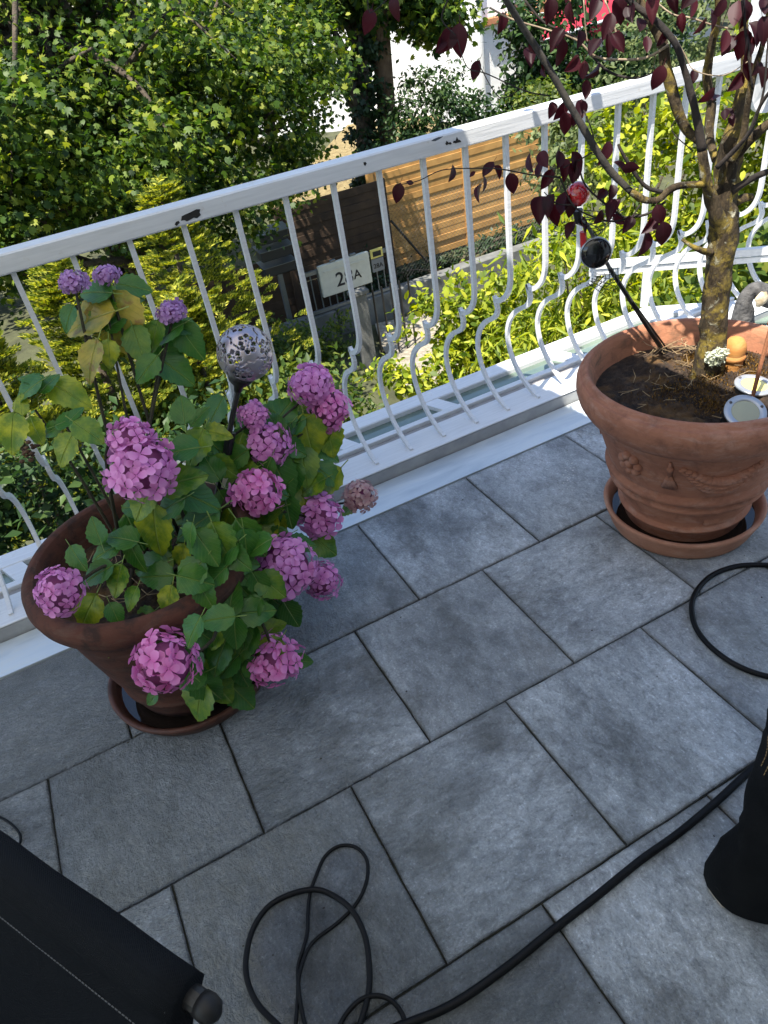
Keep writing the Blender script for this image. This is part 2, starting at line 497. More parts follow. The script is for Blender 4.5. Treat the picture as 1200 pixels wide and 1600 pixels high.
# slab that carries the paving; tiles are its children
slab = MB().box((-3.6, -2.6, -.26), (3.9, .448, -.010)).build('terrace_floor', M_JOINT); tag(slab, kind='structure')
tile_mesh = []
for q in range(4):
    m_ = MB(); g_ = .0024
    rg = random.Random(q); h = TILE / 2 - g_
    # slightly uneven, softly bevelled riven-edge slab
    n = 12; ring = []
    for k in range(4 * n):
        sd, t = divmod(k, n); t = -1 + 2 * t / n
        p = [(t, -1), (1, t), (-t, 1), (-1, -t)][sd]
        j = rg.uniform(-.0011, .0011)
        ring.append((p[0] * (h + j), p[1] * (h + j)))
    vs = [(x, y, -.03) for x, y in ring] + [(x, y, -.003) for x, y in ring] + [(x * (1 - .003 / h), y * (1 - .003 / h), 0) for x, y in ring]
    L = 4 * n
    fs = [(a + k, a + (k + 1) % L, a + L + (k + 1) % L, a + L + k) for a in (0, L) for k in range(L)] + [tuple(2 * L + k for k in range(L))]
    m_.add(vs, fs); me = m_.mesh('paving_tile'); me.materials.append(M_PAVE); tile_mesh.append(me)
rt = random.Random(3)
for row in range(0, 7):
    yc = .225 - TILE * row
    for u in range(-8, 9):
        xc = (u + (0.5 if row % 2 else 0.0)) * TILE
        # joints of row 0 sit at half units, of row 1 at whole units
        if xc < -3.5 or xc > 3.8: continue
        M = Matrix.Translation((xc, yc, rt.uniform(-.0012, .0012))) @ Matrix.Rotation(rt.uniform(-.002, .002), 4, 'X') @ Matrix.Rotation(R_(90) * rt.randint(0, 3), 4, 'Z')
        place('paving_tile', tile_mesh[rt.randint(0, 3)], slab, M)

# metal flashing between paving and kerb
o = MB().add([(-3.6, .452, -.02), (3.9, .452, -.02), (3.9, .452, .003), (-3.6, .452, .003), (3.9, .600, .010), (-3.6, .600, .010), (3.9, .61, -.02), (-3.6, .61, -.02)],
             [(0, 1, 2, 3), (3, 2, 4, 5), (5, 4, 6, 7)]).build('edge_flashing', M_ZINC); tag(o, kind='structure')
# kerb that carries the railing
o = MB().box((-3.6, .606, -.3), (3.9, .672, .060), .006).build('edge_kerb', M_KERB); tag(o, kind='structure')
cap = MB().box((-3.6, .6042, .0602), (3.9, .6735, .0655), .002).build('kerb_cap', M_WHITE, o)
# lower storey wall under the terrace
o = MB().box((-3.6, .30, -2.7), (3.9, .60, -.31)).build('house_lower_wall', M_PLASTER); tag(o, kind='structure')

# house behind the viewer, with a terrace door, and an unseen awning added to shade the floor
hs = thing('house', (0, -2.75, 0), 'white plastered house wall with a glazed terrace door behind the viewer', 'house')
MB().box((-4.2, -2.95, -2.6), (-1.0, -2.62, 3.0)).build('wall', M_PLASTER, hs)
MB().box((.6, -2.95, -2.6), (4.4, -2.62, 3.0)).build('wall', M_PLASTER, hs)
MB().box((-1.0, -2.95, 2.15), (.6, -2.62, 3.0)).build('wall', M_PLASTER, hs)
d_ = MB().box((-1.0, -2.75, 0), (-.92, -2.66, 2.15)).box((.52, -2.75, 0), (.6, -2.66, 2.15)).box((-.92, -2.75, 2.07), (.52, -2.66, 2.15)).box((-.92, -2.75, 0), (.52, -2.66, .1)).box((-.24, -2.75, .1), (-.16, -2.66, 2.07)).build('door_frame', M_WHITE, hs)
MB().box((-.92, -2.71, .1), (-.24, -2.70, 2.07)).box((-.16, -2.71, .1), (.52, -2.70, 2.07)).build('pane', M_GLASS, hs)
def added_awning_mat():
    k = NT('added_awning_cloth'); co = k.coord()
    w = k.n('ShaderNodeTexWave'); w.inputs['Scale'].default_value = 2.2; k.l(co, w.inputs[0])
    c = k.ramp(w.outputs['Color'], [(.45, (.78, .76, .70)), (.55, (.70, .67, .58))])
    k.base(c); k.rough(.9)
    tr = k.n('ShaderNodeBsdfTranslucent'); tr.inputs[0].default_value = (.80, .78, .72, 1)
    mx = k.n('ShaderNodeMixShader'); mx.inputs[0].default_value = .34
    k.l(k.b.outputs[0], mx.inputs[1]); k.l(tr.outputs[0], mx.inputs[2]); k.l(mx.outputs[0], k.out.inputs[0])
    return k.m
aw = thing('awning', (-1.2, -2.6, 2.7), 'pale cloth awning added out of view over the terrace to shade it', 'awning')
AX0, AX1 = -4.0, .395
vs = []
for i in range(9):
    t = i / 8; y = -2.58 + t * 3.15; z = 2.82 - t * .38 - .03 * math.sin(math.pi * t)
    vs += [(AX0, y, z), (AX1 - .04 * (y + .6), y, z)]
MB().add(vs, [(2 * i, 2 * i + 1, 2 * i + 3, 2 * i + 2) for i in range(8)]).build('cloth', added_awning_mat(), aw, True)
MB().beam((AX0, .59, 2.44), (AX1 - .047, .59, 2.44), .05, .07).build('front_bar', M_WHITE, aw)
MB().box((AX0, -2.62, 2.74), (AX1 + .1, -2.5, 2.88)).build('cassette', M_WHITE, aw)
for x in (-3.2, -.1):
    MB().beam((x, -2.55, 2.66), (x + .25, -1.0, 2.48), .04, .05).beam((x + .25, -1.0, 2.48), (x, .56, 2.41), .04, .05).build('arm', M_WHITE, aw)

# ================================================================== RAILING
RX0, RX1 = -3.4, 3.6
rail = thing('balcony_railing', (0, .6, .06), 'white railing with pot-bellied bars and a chipped top rail along the terrace edge', 'railing')
tr_ = MB().box((RX0, .573, 1.070), (RX1, .637, 1.119), .004).build('top_rail', M_WHITE, rail)
def chip(parent, px, py, pts, name='paint_chip', top=False):
    """a bare spot where paint has flaked off, on the face of the rail"""
    m_ = MB(); c = atY(px, py, .5715) if not top else atZ(px, py, 1.1203)
    s_ = depth(c) / FPX
    vs = []
    for dx, dy in pts:
        q = atY(px + dx, py + dy, .5715) if not top else atZ(px + dx, py + dy, 1.1203)
        vs.append(q)
    cen = sum(vs, Vector()) / len(vs)
    back = [v + (Vector((0, .001, 0)) if not top else Vector((0, 0, -.001))) for v in vs]
    n = len(vs)
    m_.add([cen] + vs + back, [(0, 1 + i, 1 + (i + 1) % n) for i in range(n)] + [(1 + i, 1 + n + i, 1 + n + (i + 1) % n, 1 + (i + 1) % n) for i in range(n)])
    return m_.build(name, M_CHIP, parent)
chip(tr_, 297, 338, [(-14, 7), (-13, 0), (-7, -3), (0, -6), (4, -8), (10, -11), (16, -11), (15, -6), (17, -2), (11, 3), (6, 2), (1, 5), (-5, 8), (-9, 6)])
chip(tr_, 278, 350, [(-5, 1), (-3, -3), (1, -5), (3, -2), (0, 1), (-2, 3)])
chip(tr_, 702, 222, [(-6, 3), (-4, -2), (-1, 1), (2, 0), (4, 2), (2, 4), (-1, 3), (-4, 5)])
chip(tr_, 714, 219, [(-6, 4), (-5, 1), (-2, 1), (0, -5), (2, -1), (5, 0), (7, 3), (1, 4), (-2, 5)])
chip(tr_, 570, 256, [(-2, -2), (1, -3), (3, -1), (1, 3), (-1, 2)])
chip(tr_, 683, 217, [(-9, 3), (-5, 0), (2, -3), (9, -4), (5, -1), (-3, 3)], top=True)
# one baluster profile in the plane across the rail: straight shaft, hook, belly
PROF = [(.602, 1.0702), (.602, .80), (.600, .655), (.603, .600), (.618, .560), (.645, .530), (.675, .512), (.697, .511), (.7065, .522),
        (.7065, .522), (.699, .500), (.690, .478), (.698, .452), (.722, .430), (.770, .402), (.808, .368), (.835, .325), (.846, .275), (.838, .225), (.814, .175), (.775, .130), (.725, .096), (.680, .074), (.645, .0650)]
def baluster_mesh():
    pts = [Vector((0, y, z)) for y, z in PROF]
    # resample with a spline but keep the sharp hook
    a = spline([(p.y, p.z) for p in pts[:9]], 3); b = spline([(p.y, p.z) for p in pts[9:]], 3)
    W, D = .0066, .0085
    m_ = MB()
    for seg, taper in ((a, True), (b, False)):
        n = len(seg); vs = []
        for i, (y, z) in enumerate(seg):
            y0, z0 = seg[max(i - 1, 0)]; y1, z1 = seg[min(i + 1, n - 1)]
            t = Vector((0, y1 - y0, z1 - z0)).normalized(); nn = Vector((0, -t.z, t.y))
            d = D
            if taper and i > n - 6: d = D * (1 - .55 * (i - (n - 6)) / 5)
            if not taper and i < 5: d = D * (.62 + .38 * i / 5)
            p = Vector((0, y, z))
            for sx, sn in ((-1, -1), (1, -1), (1, 1), (-1, 1)):
                vs.append(p + Vector((W * sx, 0, 0)) + nn * (d * sn))
        fs = [(i * 4 + k, i * 4 + (k + 1) % 4, i * 4 + 4 + (k + 1) % 4, i * 4 + 4 + k) for i in range(n - 1) for k in range(4)]
        fs += [(3, 2, 1, 0), tuple((n - 1) * 4 + k for k in range(4))]
        m_.add(vs, fs)
    return m_.mesh('baluster')
bmesh_ = baluster_mesh(); bmesh_.materials.append(M_WHITE)
bmesh_.transform(Matrix.Translation((0, -.6, -.06)))
x = .564 - .148 * 26; rb = random.Random(5)
while x < RX1 - .05:
    if x > RX0 + .04:
        place('baluster', bmesh_, rail, Matrix.Translation((x, .6, .06)) @ Matrix.Rotation(rb.uniform(-.012, .012), 4, 'Z'))
    x += .148

# ================================================================== GLAZED ROOF OUTSIDE THE RAILING
gr = thing('glass_roof', (0, .85, 0), 'white framed lean-to glass roof just outside the railing', 'glass roof')
GX0, GX1 = -3.4, 2.06
MB().box((GX0, .6805, -.05), (2.6, .772, .052), .003).build('cover_sheet', M_WHITE, gr)
MB().box((GX0, .6737, -.05), (2.6, .6803, .035)).build('gap_strip', M_CHIP, gr)
MB().box((GX0, .776, -.05), (2.45, .800, .044)).build('seal_strip', M_STRIP, gr)
MB().box((GX0, .804, -.06), (2.40, .822, .058), .002).box((GX0, .8222, -.06), (2.40, .846, .050), .002).build('inner_rail', M_WHITE, gr)
MB().box((GX0, .944, -.22), (GX1 + .02, 1.030, .052), .004).build('outer_rail', M_WHITE, gr)
bars = [-2.78, -2.15, -1.50, -.86, -.22, .40, .86, 1.50, 2.04]
for bx in bars:
    MB().add([(bx - .035, .8463, .049), (bx + .035, .8463, .049), (bx - .005, .9437, .049), (bx - .075, .9437, .049),
              (bx - .035, .8463, -.04), (bx + .035, .8463, -.04), (bx - .005, .9437, -.04), (bx - .075, .9437, -.04)],
             [(0, 1, 2, 3), (4, 7, 6, 5), (0, 4, 5, 1), (1, 5, 6, 2), (2, 6, 7, 3), (3, 7, 4, 0)]).build('cross_bar', M_WHITE, gr)
edges = [GX0 + .03] + bars
for a, b in zip(edges[:-1], edges[1:]):
    MB().add([(a + .035, .8463, .034), (b - .035, .8463, .034), (b - .075, .9437, .030), (a - .005, .9437, .030),
              (a + .035, .8463, .028), (b - .035, .8463, .028), (b - .075, .9437, .024), (a - .005, .9437, .024)],
             [(0, 1, 2, 3), (4, 7, 6, 5), (0, 4, 5, 1), (1, 5, 6, 2), (2, 6, 7, 3), (3, 7, 4, 0)]).build('pane', M_GLASS, gr)
# angled end of the roof with a raised sash
A0 = Vector((2.06, 1.03, .0)); A1 = Vector((2.75, .535, .0)); dr = (A1 - A0).normalized(); nr = Vector((dr.y, -dr.x, 0))
if nr.y > 0: nr = -nr
MB().obox((A0 + A1) / 2 + nr * .045 + Vector((0, 0, -.085)), dr, nr, Vector((0, 0, 1)), ((A1 - A0).length / 2, .045, .135)).build('outer_rail', M_WHITE, gr)
q0 = A0 - dr * .26
s_ = thing('raised_sash', A0, 'white sash frame standing open above the angled roof end, right', 'window sash')
for zz, hh in ((.275, .016), (.238, .012)):
    MB().obox((q0 + A1) / 2 + Vector((0, 0, zz)), dr, nr, Vector((0, 0, 1)), ((A1 - q0).length / 2, .014 if hh > .014 else .008, hh)).build('bar', M_WHITE, s_)
for t in (.26, .95):
    p = q0 + dr * t
    MB().obox(p + Vector((0, 0, .14)), dr, nr, Vector((0, 0, 1)), (.017, .010, .085)).build('stile', M_WHITE, s_)
MB().obox((A0 + A1) / 2 + nr * .15 + Vector((0, 0, .028)), dr, nr, Vector((0, 0, 1)), ((A1 - A0).length / 2 - .03, .058, .004)).build('pane', M_GLASS, gr)
# conservatory wall below the roof edge
o = MB().box((GX0, .95, -2.7), (GX1, 1.01, -.23)).build('wall', M_PLASTER, gr)

# ================================================================== GARDEN BELOW
M_BARK = mottled('bark', (.03, .022, .015), (.10, .075, .05), 9, .95, .9, 40, bdist=.02)
M_BARK_BROWN = mottled('warm_bark', (.10, .055, .028), (.20, .12, .06), 7, .95, .8, 40, bdist=.02)
M_WOOD_ORANGE = mottled('larch_boards', (.33, .165, .042), (.47, .26, .075), 5, .75, .4, 40)
M_WOOD_DARK = mottled('tree_shaded_boards', (.030, .017, .009), (.075, .042, .020), 5, .85, .4, 40)  # board colour darkened to carry the shade of the trees
M_CONCRETE = mottled('garden_concrete', (.08, .08, .075), (.17, .17, .155), 5, .95, .5, 60, bdist=.01)
M_GALV = plain('galvanised_steel', (.22, .24, .25), .45, .7)
M_BLACKMETAL = plain('black_metal', (.02, .02, .02), .4, .3)
M_DARKBOX = plain('dark_letterbox', (.035, .04, .045), .35, .4)
M_CREAM = plain('cream_enamel', (.62, .60, .50), .4)
M_INK = plain('black_print', (.01, .01, .012), .6)
M_GREENPOST = plain('green_coating', (.02, .10, .035), .5)

# sunlit gravel path crossing the garden
vs = []; n = 26
for i in range(n):
    t = i / (n - 1); x = 1.9 + 1.5 * t + .1 * math.sin(t * 5); y = 3.2 + 4.0 * t
    vs += [(x, y, G + .075), (x + 1.0, y - .3, G + .075)]
o = MB().add(vs, [(2 * i, 2 * i + 1, 2 * i + 3, 2 * i + 2) for i in range(n - 1)]).build('gravel_path', mottled('path_gravel', (.20, .17, .12), (.42, .37, .29), 22, .95, .9, 60, bdist=.03))
tag(o, kind='structure')
# dry sunlit ground strip seen between the far trunks
vs = []
for i in range(12):
    t = i / 11; x = 4.2 + 5.0 * t; y = 13.0 + 6 * t
    vs += [(x - .2, y + .6, G + .17 + .30 * t), (x + 2.2, y - .6, G + .17 + .30 * t)]
o = MB().add(vs, [(2 * i, 2 * i + 1, 2 * i + 3, 2 * i + 2) for i in range(11)]).build('far_path', mottled('dry_path', (.14, .10, .04), (.26, .20, .09), 9, .95, .9, 50, bdist=.03)); tag(o, kind='structure')

def pt(px, py, Y): return atY(px, py, Y)
# --- low concrete plinth wall along the front of the garden
w = thing('plinth_wall', (4.5, 7.45, G), 'low grey concrete plinth wall running past the garden gate', 'wall')
for i in range(6):
    xa = 1.9 + i * .95
    MB().box((xa, 7.35, G - .1), (xa + .942, 7.55, G + .36 + .01 * (i % 2)), .012).build('concrete_block', M_CONCRETE, w)

# --- gate with letterbox plate
gx0 = pt(470, 440, 7.42).x; gx1 = pt(611, 400, 7.42).x; gzt = pt(600, 388, 7.42).z; gzb = G + .37
gate = thing('garden_gate', ((gx0 + gx1) / 2, 7.42, gzb), 'grey steel bar gate carrying the large cream letterbox', 'gate')
MB().box((gx0, 7.40, gzt - .05), (gx1, 7.44, gzt)).build('top_bar', M_GALV, gate)
MB().box((gx0, 7.40, gzb + .005), (gx1, 7.44, gzb + .045)).build('bottom_bar', M_GALV, gate)
for x in (gx0, gx1 - .06):
    MB().box((x, 7.395, gzb), (x + .07, 7.445, gzt + .004)).build('post', M_GALV, gate)
nb = 12
for i in range(1, nb):
    x = gx0 + .03 + (gx1 - gx0 - .06) * i / nb
    MB().tube([(x, 7.42, gzb + .04), (x, 7.42, gzt - .045)], .009, 6).build('bar', M_GALV, gate)
bl = pt(497, 418, 7.34); br = pt(576, 396, 7.34); bt = pt(540, 404, 7.34); bb = pt(540, 455, 7.34)
lb = thing('letterbox', (bl.x, 7.34, bb.z), 'large cream letterbox with the house number 28A on the gate', 'letterbox')
MB().box((bl.x, 7.345, bb.z), (br.x, 7.394, bt.z), .006).build('body', M_CREAM, lb)
MB().box((bl.x + .06, 7.335, bt.z - .10), (br.x - .06, 7.3448, bt.z - .075), .002).build('slot_flap', M_CREAM, lb)
for fx in (.3, .7):
    MB().box((bl.x + (br.x - bl.x) * fx - .04, 7.35, bt.z + .001), (bl.x + (br.x - bl.x) * fx + .04, 7.385, bt.z + .03), .004).build('bracket', M_GALV, lb)
def text_mesh(txt, size, loc, parent, mat, name='lettering', ext=.001):
    cu = bpy.data.curves.new('t', 'FONT'); cu.body = txt; cu.size = size; cu.extrude = ext; cu.offset = size * .012; cu.align_x = 'CENTER'
    ob = bpy.data.objects.new('t', cu); COL.objects.link(ob)
    bpy.context.view_layer.update()
    me = bpy.data.meshes.new_from_object(ob.evaluated_get(bpy.context.evaluated_depsgraph_get()))
    bpy.data.objects.remove(ob); bpy.data.curves.remove(cu)
    me.transform(Matrix.Translation(loc) @ Matrix.Rotation(R_(90), 4, 'X'))
    me.materials.clear()
    return link(name, me, parent, mat)
bw = br.x - bl.x; bh = bt.z - bb.z
text_mesh('28', bh * .62, (bl.x + bw * .46, 7.3425, bb.z + bh * .22), lb, M_INK)
text_mesh('A', bh * .40, (bl.x + bw * .72, 7.3425, bb.z + bh * .28), lb, M_INK)
np_ = thing('number_plate', (br.x + .09, 7.36, bb.z), 'small grey plate marked 28A under a yellow framed sign beside the letterbox', 'sign')
sx0 = br.x + .03; sx1 = br.x + .21
MB().box((sx0, 7.355, bt.z - .30), (sx1, 7.375, bt.z - .13), .003).build('plate', plain('grey_plate', (.20, .20, .20), .5), np_)
text_mesh('28A', .085, ((sx0 + sx1) / 2, 7.3535, bt.z - .25), np_, M_INK)
MB().box((sx0, 7.35, bt.z - .12), (sx1, 7.37, bt.z), .003).build('sign_frame', plain('yellow_frame', (.70, .58, .16), .5), np_)
MB().box((sx0 + .03, 7.345, bt.z - .095), (sx1 - .03, 7.3495, bt.z - .03)).build('sign_panel', M_INK, np_)
# --- stacked letterboxes on a post, left of the gate
mp_ = pt(437, 425, 7.6)
st = thing('letterbox_stand', (mp_.x, 7.6, G), 'grey post carrying a stack of three dark letterboxes', 'letterbox stand')
MB().box((mp_.x - .03, 7.60, G), (mp_.x + .03, 7.66, mp_.z + .02)).build('post', M_GALV, st)
for i in range(3):
    z0 = mp_.z + i * .20
    b_ = MB().box((mp_.x - .22, 7.50, z0), (mp_.x + .20, 7.72, z0 + .13), .012).build('box', M_DARKBOX, st)
    MB().add([(mp_.x - .24, 7.47, z0 + .125), (mp_.x + .22, 7.47, z0 + .125), (mp_.x + .22, 7.73, z0 + .155), (mp_.x - .24, 7.73, z0 + .155), (mp_.x - .24, 7.47, z0 + .132), (mp_.x + .22, 7.47, z0 + .132), (mp_.x + .22, 7.73, z0 + .162), (mp_.x - .24, 7.73, z0 + .162)],
             [(3, 2, 1, 0), (4, 5, 6, 7), (0, 1, 5, 4), (1, 2, 6, 5), (2, 3, 7, 6), (3, 0, 4, 7)]).build('lid', M_GALV, b_)

# --- board fences
def board_fence(name, label, Y, xa, xb, zb, zt, mat, pitch, posts, lap=.0, arch=0.0, seed=1, postmat=None):
    t = thing(name, ((xa + xb) / 2, Y, zb), label, 'fence')
    rg = random.Random(seed); n = int((zt - zb) / pitch)
    sec = [xa] + list(posts) + [xb]
    for s0, s1 in zip(sec[:-1], sec[1:]):
        for i in range(n):
            z0 = zb + .04 + i * pitch; yo = rg.uniform(-.006, .006) + (.006 if i % 2 else -.006)
            top = z0 + pitch * .985
            m_ = MB().box((s0 + .03, Y - .01 + yo, z0), (s1 - .03, Y + .01 + yo, top), .003)
            if arch:
                for k, v in enumerate(m_.v):
                    u = (v[0] - s0) / (s1 - s0); m_.v[k] = (v[0], v[1] + .02 * math.sin(u * 9 + i * math.pi), v[2] - arch * (2 * u - 1) ** 2 * (i / n) ** 3)
            m_.build('board', mat, t)
    for x in sec:
        MB().box((x - .045, Y - .045, zb - .2), (x + .045, Y + .045, zt + .04), .006).build('post', postmat or mat, t)
    return t
fz = pt(850, 188, 9.0).z
board_fence('board_fence', 'orange larch board fence lit by the sun behind the chain-link', 9.0, 4.35, 7.55, G, fz, M_WOOD_ORANGE, .095, (5.98,), seed=2)
zl = pt(440, 362, 8.2).z
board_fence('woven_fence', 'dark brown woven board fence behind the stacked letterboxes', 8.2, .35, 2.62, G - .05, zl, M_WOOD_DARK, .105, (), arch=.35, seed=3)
zl2 = pt(490, 315, 8.25).z
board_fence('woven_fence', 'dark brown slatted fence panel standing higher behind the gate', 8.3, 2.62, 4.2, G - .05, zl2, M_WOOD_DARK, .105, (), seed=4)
# --- chain-link fence in front of the boards
cl = thing('chain_link_fence', (5.2, 7.7, G), 'thin chain-link fence with green posts between plinth and board fence', 'fence')
MB().tube([pt(656, 480, 7.7), pt(656, 443, 7.7)], .035, 10).build('post', M_GREENPOST, cl)
MB().tube([pt(612, 470, 7.9), pt(606, 335, 7.9)], .022, 8).build('post', M_BLACKMETAL, cl)
MB().tube([pt(611, 345, 7.9), pt(668, 410, 7.9)], .018, 8).build('brace', M_BLACKMETAL, cl)
m_ = MB(); xa, xb, za, zb = 3.95, 6.6, G + .35, G + 1.35
nk = 44
for s in (-1, 1):
    for i in range(-18, nk + 18):
        x0 = xa + (xb - xa) * i / nk; p0 = [x0, za]; p1 = [x0 + s * (zb - za), zb]
        if s * (1) > 0:
            if p0[0] < xa: p0 = [xa, za + (xa - x0)]
            if p1[0] > xb: p1 = [xb, za + (xb - x0)]
        else:
            if p0[0] > xb: p0 = [xb, za + (x0 - xb)]
            if p1[0] < xa: p1 = [xa, za + (x0 - xa)]
        if p0[1] >= zb or p1[1] <= za or p0[0] < xa - 1e-6 or p0[0] > xb + 1e-6: continue
        m_.tube([(p0[0], 7.72, p0[1]), (p1[0], 7.72, p1[1])], .0014, 3, cap=False)
o = m_.build('wire_mesh', M_BLACKMETAL, cl); o['kind'] = 'stuff'
# lower entrance: grey gate pillar on the gravel
gp = thing('gate_pillar', (pt(585, 600, 6.2).x, 6.2, G), 'grey lattice gate pillar standing on the sunlit gravel', 'pillar')
px_ = gp.location.x
MB().box((px_ - .11, 6.15, G), (px_ + .07, 6.25, G + .95), .008).build('pillar', M_CONCRETE, gp)
MB().box((px_ - .13, 6.13, G + .951), (px_ + .10, 6.27, G + 1.0), .006).build('cap', M_CONCRETE, gp)
for i in range(5):
    MB().tube([(px_ + .17 + i * .12, 6.2, G + .05), (px_ + .17 + i * .12, 6.2, G + .95)], .012, 6).build('bar', M_BLACKMETAL, gp)

# --- neighbouring house
M_HOUSE = mottled('rough_render', (.80, .79, .76), (.86, .85, .82), 4, .95, .8, 60, bdist=.02)
HY = 17.0
hx0 = pt(560, 60, HY).x; hx1 = pt(792, 60, HY).x
nh = thing('neighbour_house', ((hx0 + hx1) / 2, HY, -2), 'white rendered neighbouring house with a downpipe beyond the trees', 'house')
wu = Vector((-.78, .62, 0)).normalized(); wn_ = Vector((wu.y, -wu.x, 0)); wc = Vector((hx1 - 1.1, HY - .34, 1.2)) + wu * 5.0 + wn_ * 1.5
MB().obox(wc, wu, wn_, Vector((0, 0, 1)), (4.99, 1.5, 3.8)).build('wall', M_HOUSE, nh)
MB().box((hx1 - 1.098, HY - .35, -2.6), (hx1, HY + 6, 5)).build('wall_pier', M_HOUSE, nh)
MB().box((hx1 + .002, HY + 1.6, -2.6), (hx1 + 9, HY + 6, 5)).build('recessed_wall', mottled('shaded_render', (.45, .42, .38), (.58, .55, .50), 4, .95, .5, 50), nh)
pp = pt(752, 60, HY - .45)
MB().tube([(pp.x, HY - .42, -2.4), (pp.x, HY - .42, 5)], .085, 12).build('downpipe', plain('pale_pipe', (.55, .55, .53), .5), nh)
ez = pt(800, 24, HY + .6).z
MB().box((hx1 - 1.0, HY - .55, ez), (hx1 + 9, HY + 1.6, ez + .16), .02).build('balcony_edge', mottled('terracotta_edge', (.35, .14, .06), (.48, .22, .1), 6, .8, .3), nh)
for wx in (3.0, 6.0):
    f_ = MB().box((hx1 + wx - .6, HY + 1.56, -.4), (hx1 + wx + .6, HY + 1.598, 1.2)).build('window', M_WHITE, nh)
    MB().box((hx1 + wx - .5, HY + 1.54, -.3), (hx1 + wx + .5, HY + 1.558, 1.1)).build('pane', M_GLASS, f_)
# red awning in front of it
ra = thing('red_awning', pt(900, 60, 14.5), 'red cloth awning on the neighbouring house behind the purple leaves', 'awning')
k = NT('red_cloth'); co = k.coord(); k.base(k.ramp(k.noise(co, 3, 3), [(.3, (.34, .015, .04)), (.7, (.46, .03, .06))])); k.rough(.8)
tr = k.n('ShaderNodeBsdfTranslucent'); tr.inputs[0].default_value = (.55, .03, .07, 1)
mx = k.n('ShaderNodeMixShader'); mx.inputs[0].default_value = .4
k.l(k.b.outputs[0], mx.inputs[1]); k.l(tr.outputs[0], mx.inputs[2]); k.l(mx.outputs[0], k.out.inputs[0]); M_RED = k.m
a = pt(835, 28, 15.5); b = pt(1010, -40, 15.5); c = pt(850, 62, 13.6); d = pt(1040, -2, 13.6)
def slab4(a, b, c, d, th=.02):
    up = (b - a).cross(c - a).normalized() * th
    return MB().add([a, b, d, c, a + up, b + up, d + up, c + up], [(3, 2, 1, 0), (4, 5, 6, 7), (0, 1, 5, 4), (1, 2, 6, 5), (2, 3, 7, 6), (3, 0, 4, 7)])
slab4(a, b, c, d).build('cloth', M_RED, ra)
slab4(c, d, c + Vector((0, 0, -.32)), d + Vector((0, 0, -.32))).build('valance', M_RED, ra)
MB().tube([c + Vector((0, -.03, -.02)), d + Vector((0, -.03, -.02))], .03, 8).build('front_bar', M_WHITE, ra)
for q in (a.lerp(b, .1), a.lerp(b, .85)):
    MB().tube([q, q + Vector((0, 1.6, -.1))], .03, 6).build('arm', M_WHITE, ra)

# ------------------------------------------------------------------ vegetation of the garden
L_MAPLE = foliage('maple_leaf', [(0, (.014, .032, .007)), (.45, (.046, .092, .013)), (.8, (.13, .19, .020)), (1, (.30, .32, .045))], .42)
L_DARK = foliage('dark_leaf', [(0, (.012, .035, .010)), (.6, (.030, .065, .015)), (1, (.06, .10, .022))], .25)
L_LIME = foliage('lime_leaf', [(0, (.045, .085, .008)), (.5, (.20, .26, .018)), (1, (.46, .46, .04))], .42)
L_MID = foliage('mid_leaf', [(0, (.035, .07, .012)), (.6, (.09, .14, .02)), (1, (.22, .24, .04))], .40)
L_CONIFER = foliage('conifer_needle', [(0, (.022, .045, .008)), (.45, (.16, .20, .022)), (1, (.52, .48, .06))], .42)
L_IVY = foliage('ivy_leaf', [(0, (.012, .03, .010)), (1, (.035, .06, .02))], .15)
M_TWIG = mottled('twig', (.05, .035, .022), (.13, .10, .06), 20, .9, .4)

def tree(name, label, cat, base, top, r0, r1, blobs, ncl, per, cr, size, tpl, mat, bark=M_BARK, ntips=26, seed=1, group=None, **kw):
    t = thing(name, base, label, cat, group)
    rng = np.random.default_rng(seed); rr = random.Random(seed)
    o, c = crown('crown', t, mat, blobs, ncl, per, cr, size, tpl, rng=rng, **kw)
    m_ = MB(); sel = [c[i] for i in rng.choice(len(c), min(ntips, len(c)), replace=False)]
    limbs(m_, base, top, r0, r1, sel, rr); m_.build('trunk', bark, t, True)
    return t
# the big broadleaf tree filling the upper left
tree('maple_tree', 'tall leafy maple filling the upper left beyond the railing', 'tree', (.6, 7.1, G), (.4, 6.7, 2.2), .16, .07,
     [(.3, 6.2, .9, 2.0, 1.0, 1.0), (-1.4, 5.8, .8, 1.3, .8, 1.1), (2.1, 6.9, .7, 1.1, .8, .9), (.4, 6.8, 2.1, 2.0, .9, .6), (1.1, 6.2, -.2, 1.2, .6, .5), (-.6, 5.3, .2, .9, .45, .5), (.5, 5.2, .55, .8, .35, .45), (-.3, 5.0, .95, .6, .3, .3), (3.0, 7.6, .75, .7, .5, .7), (3.1, 7.9, 1.6, .9, .5, .5), (2.6, 7.4, -.3, .5, .4, .4)],
     1020, 60, .24, .060, 'maple', L_MAPLE, seed=21, ntips=70, shell=.5)
tree('ash_tree', 'sunlit young tree with loose foliage behind the tall maple', 'tree', (3.7, 11.2, G), (3.6, 11.0, 2.6), .09, .04,
     [(3.2, 10.6, 1.3, 1.5, .9, 1.1), (4.6, 11.2, 2.2, 1.6, .9, .8), (1.2, 11.0, .3, 1.6, .8, 1.0), (4.5, 11.5, .5, .6, .6, .6)],
     300, 60, .36, .09, 'maple', L_MAPLE, seed=23, ntips=30)
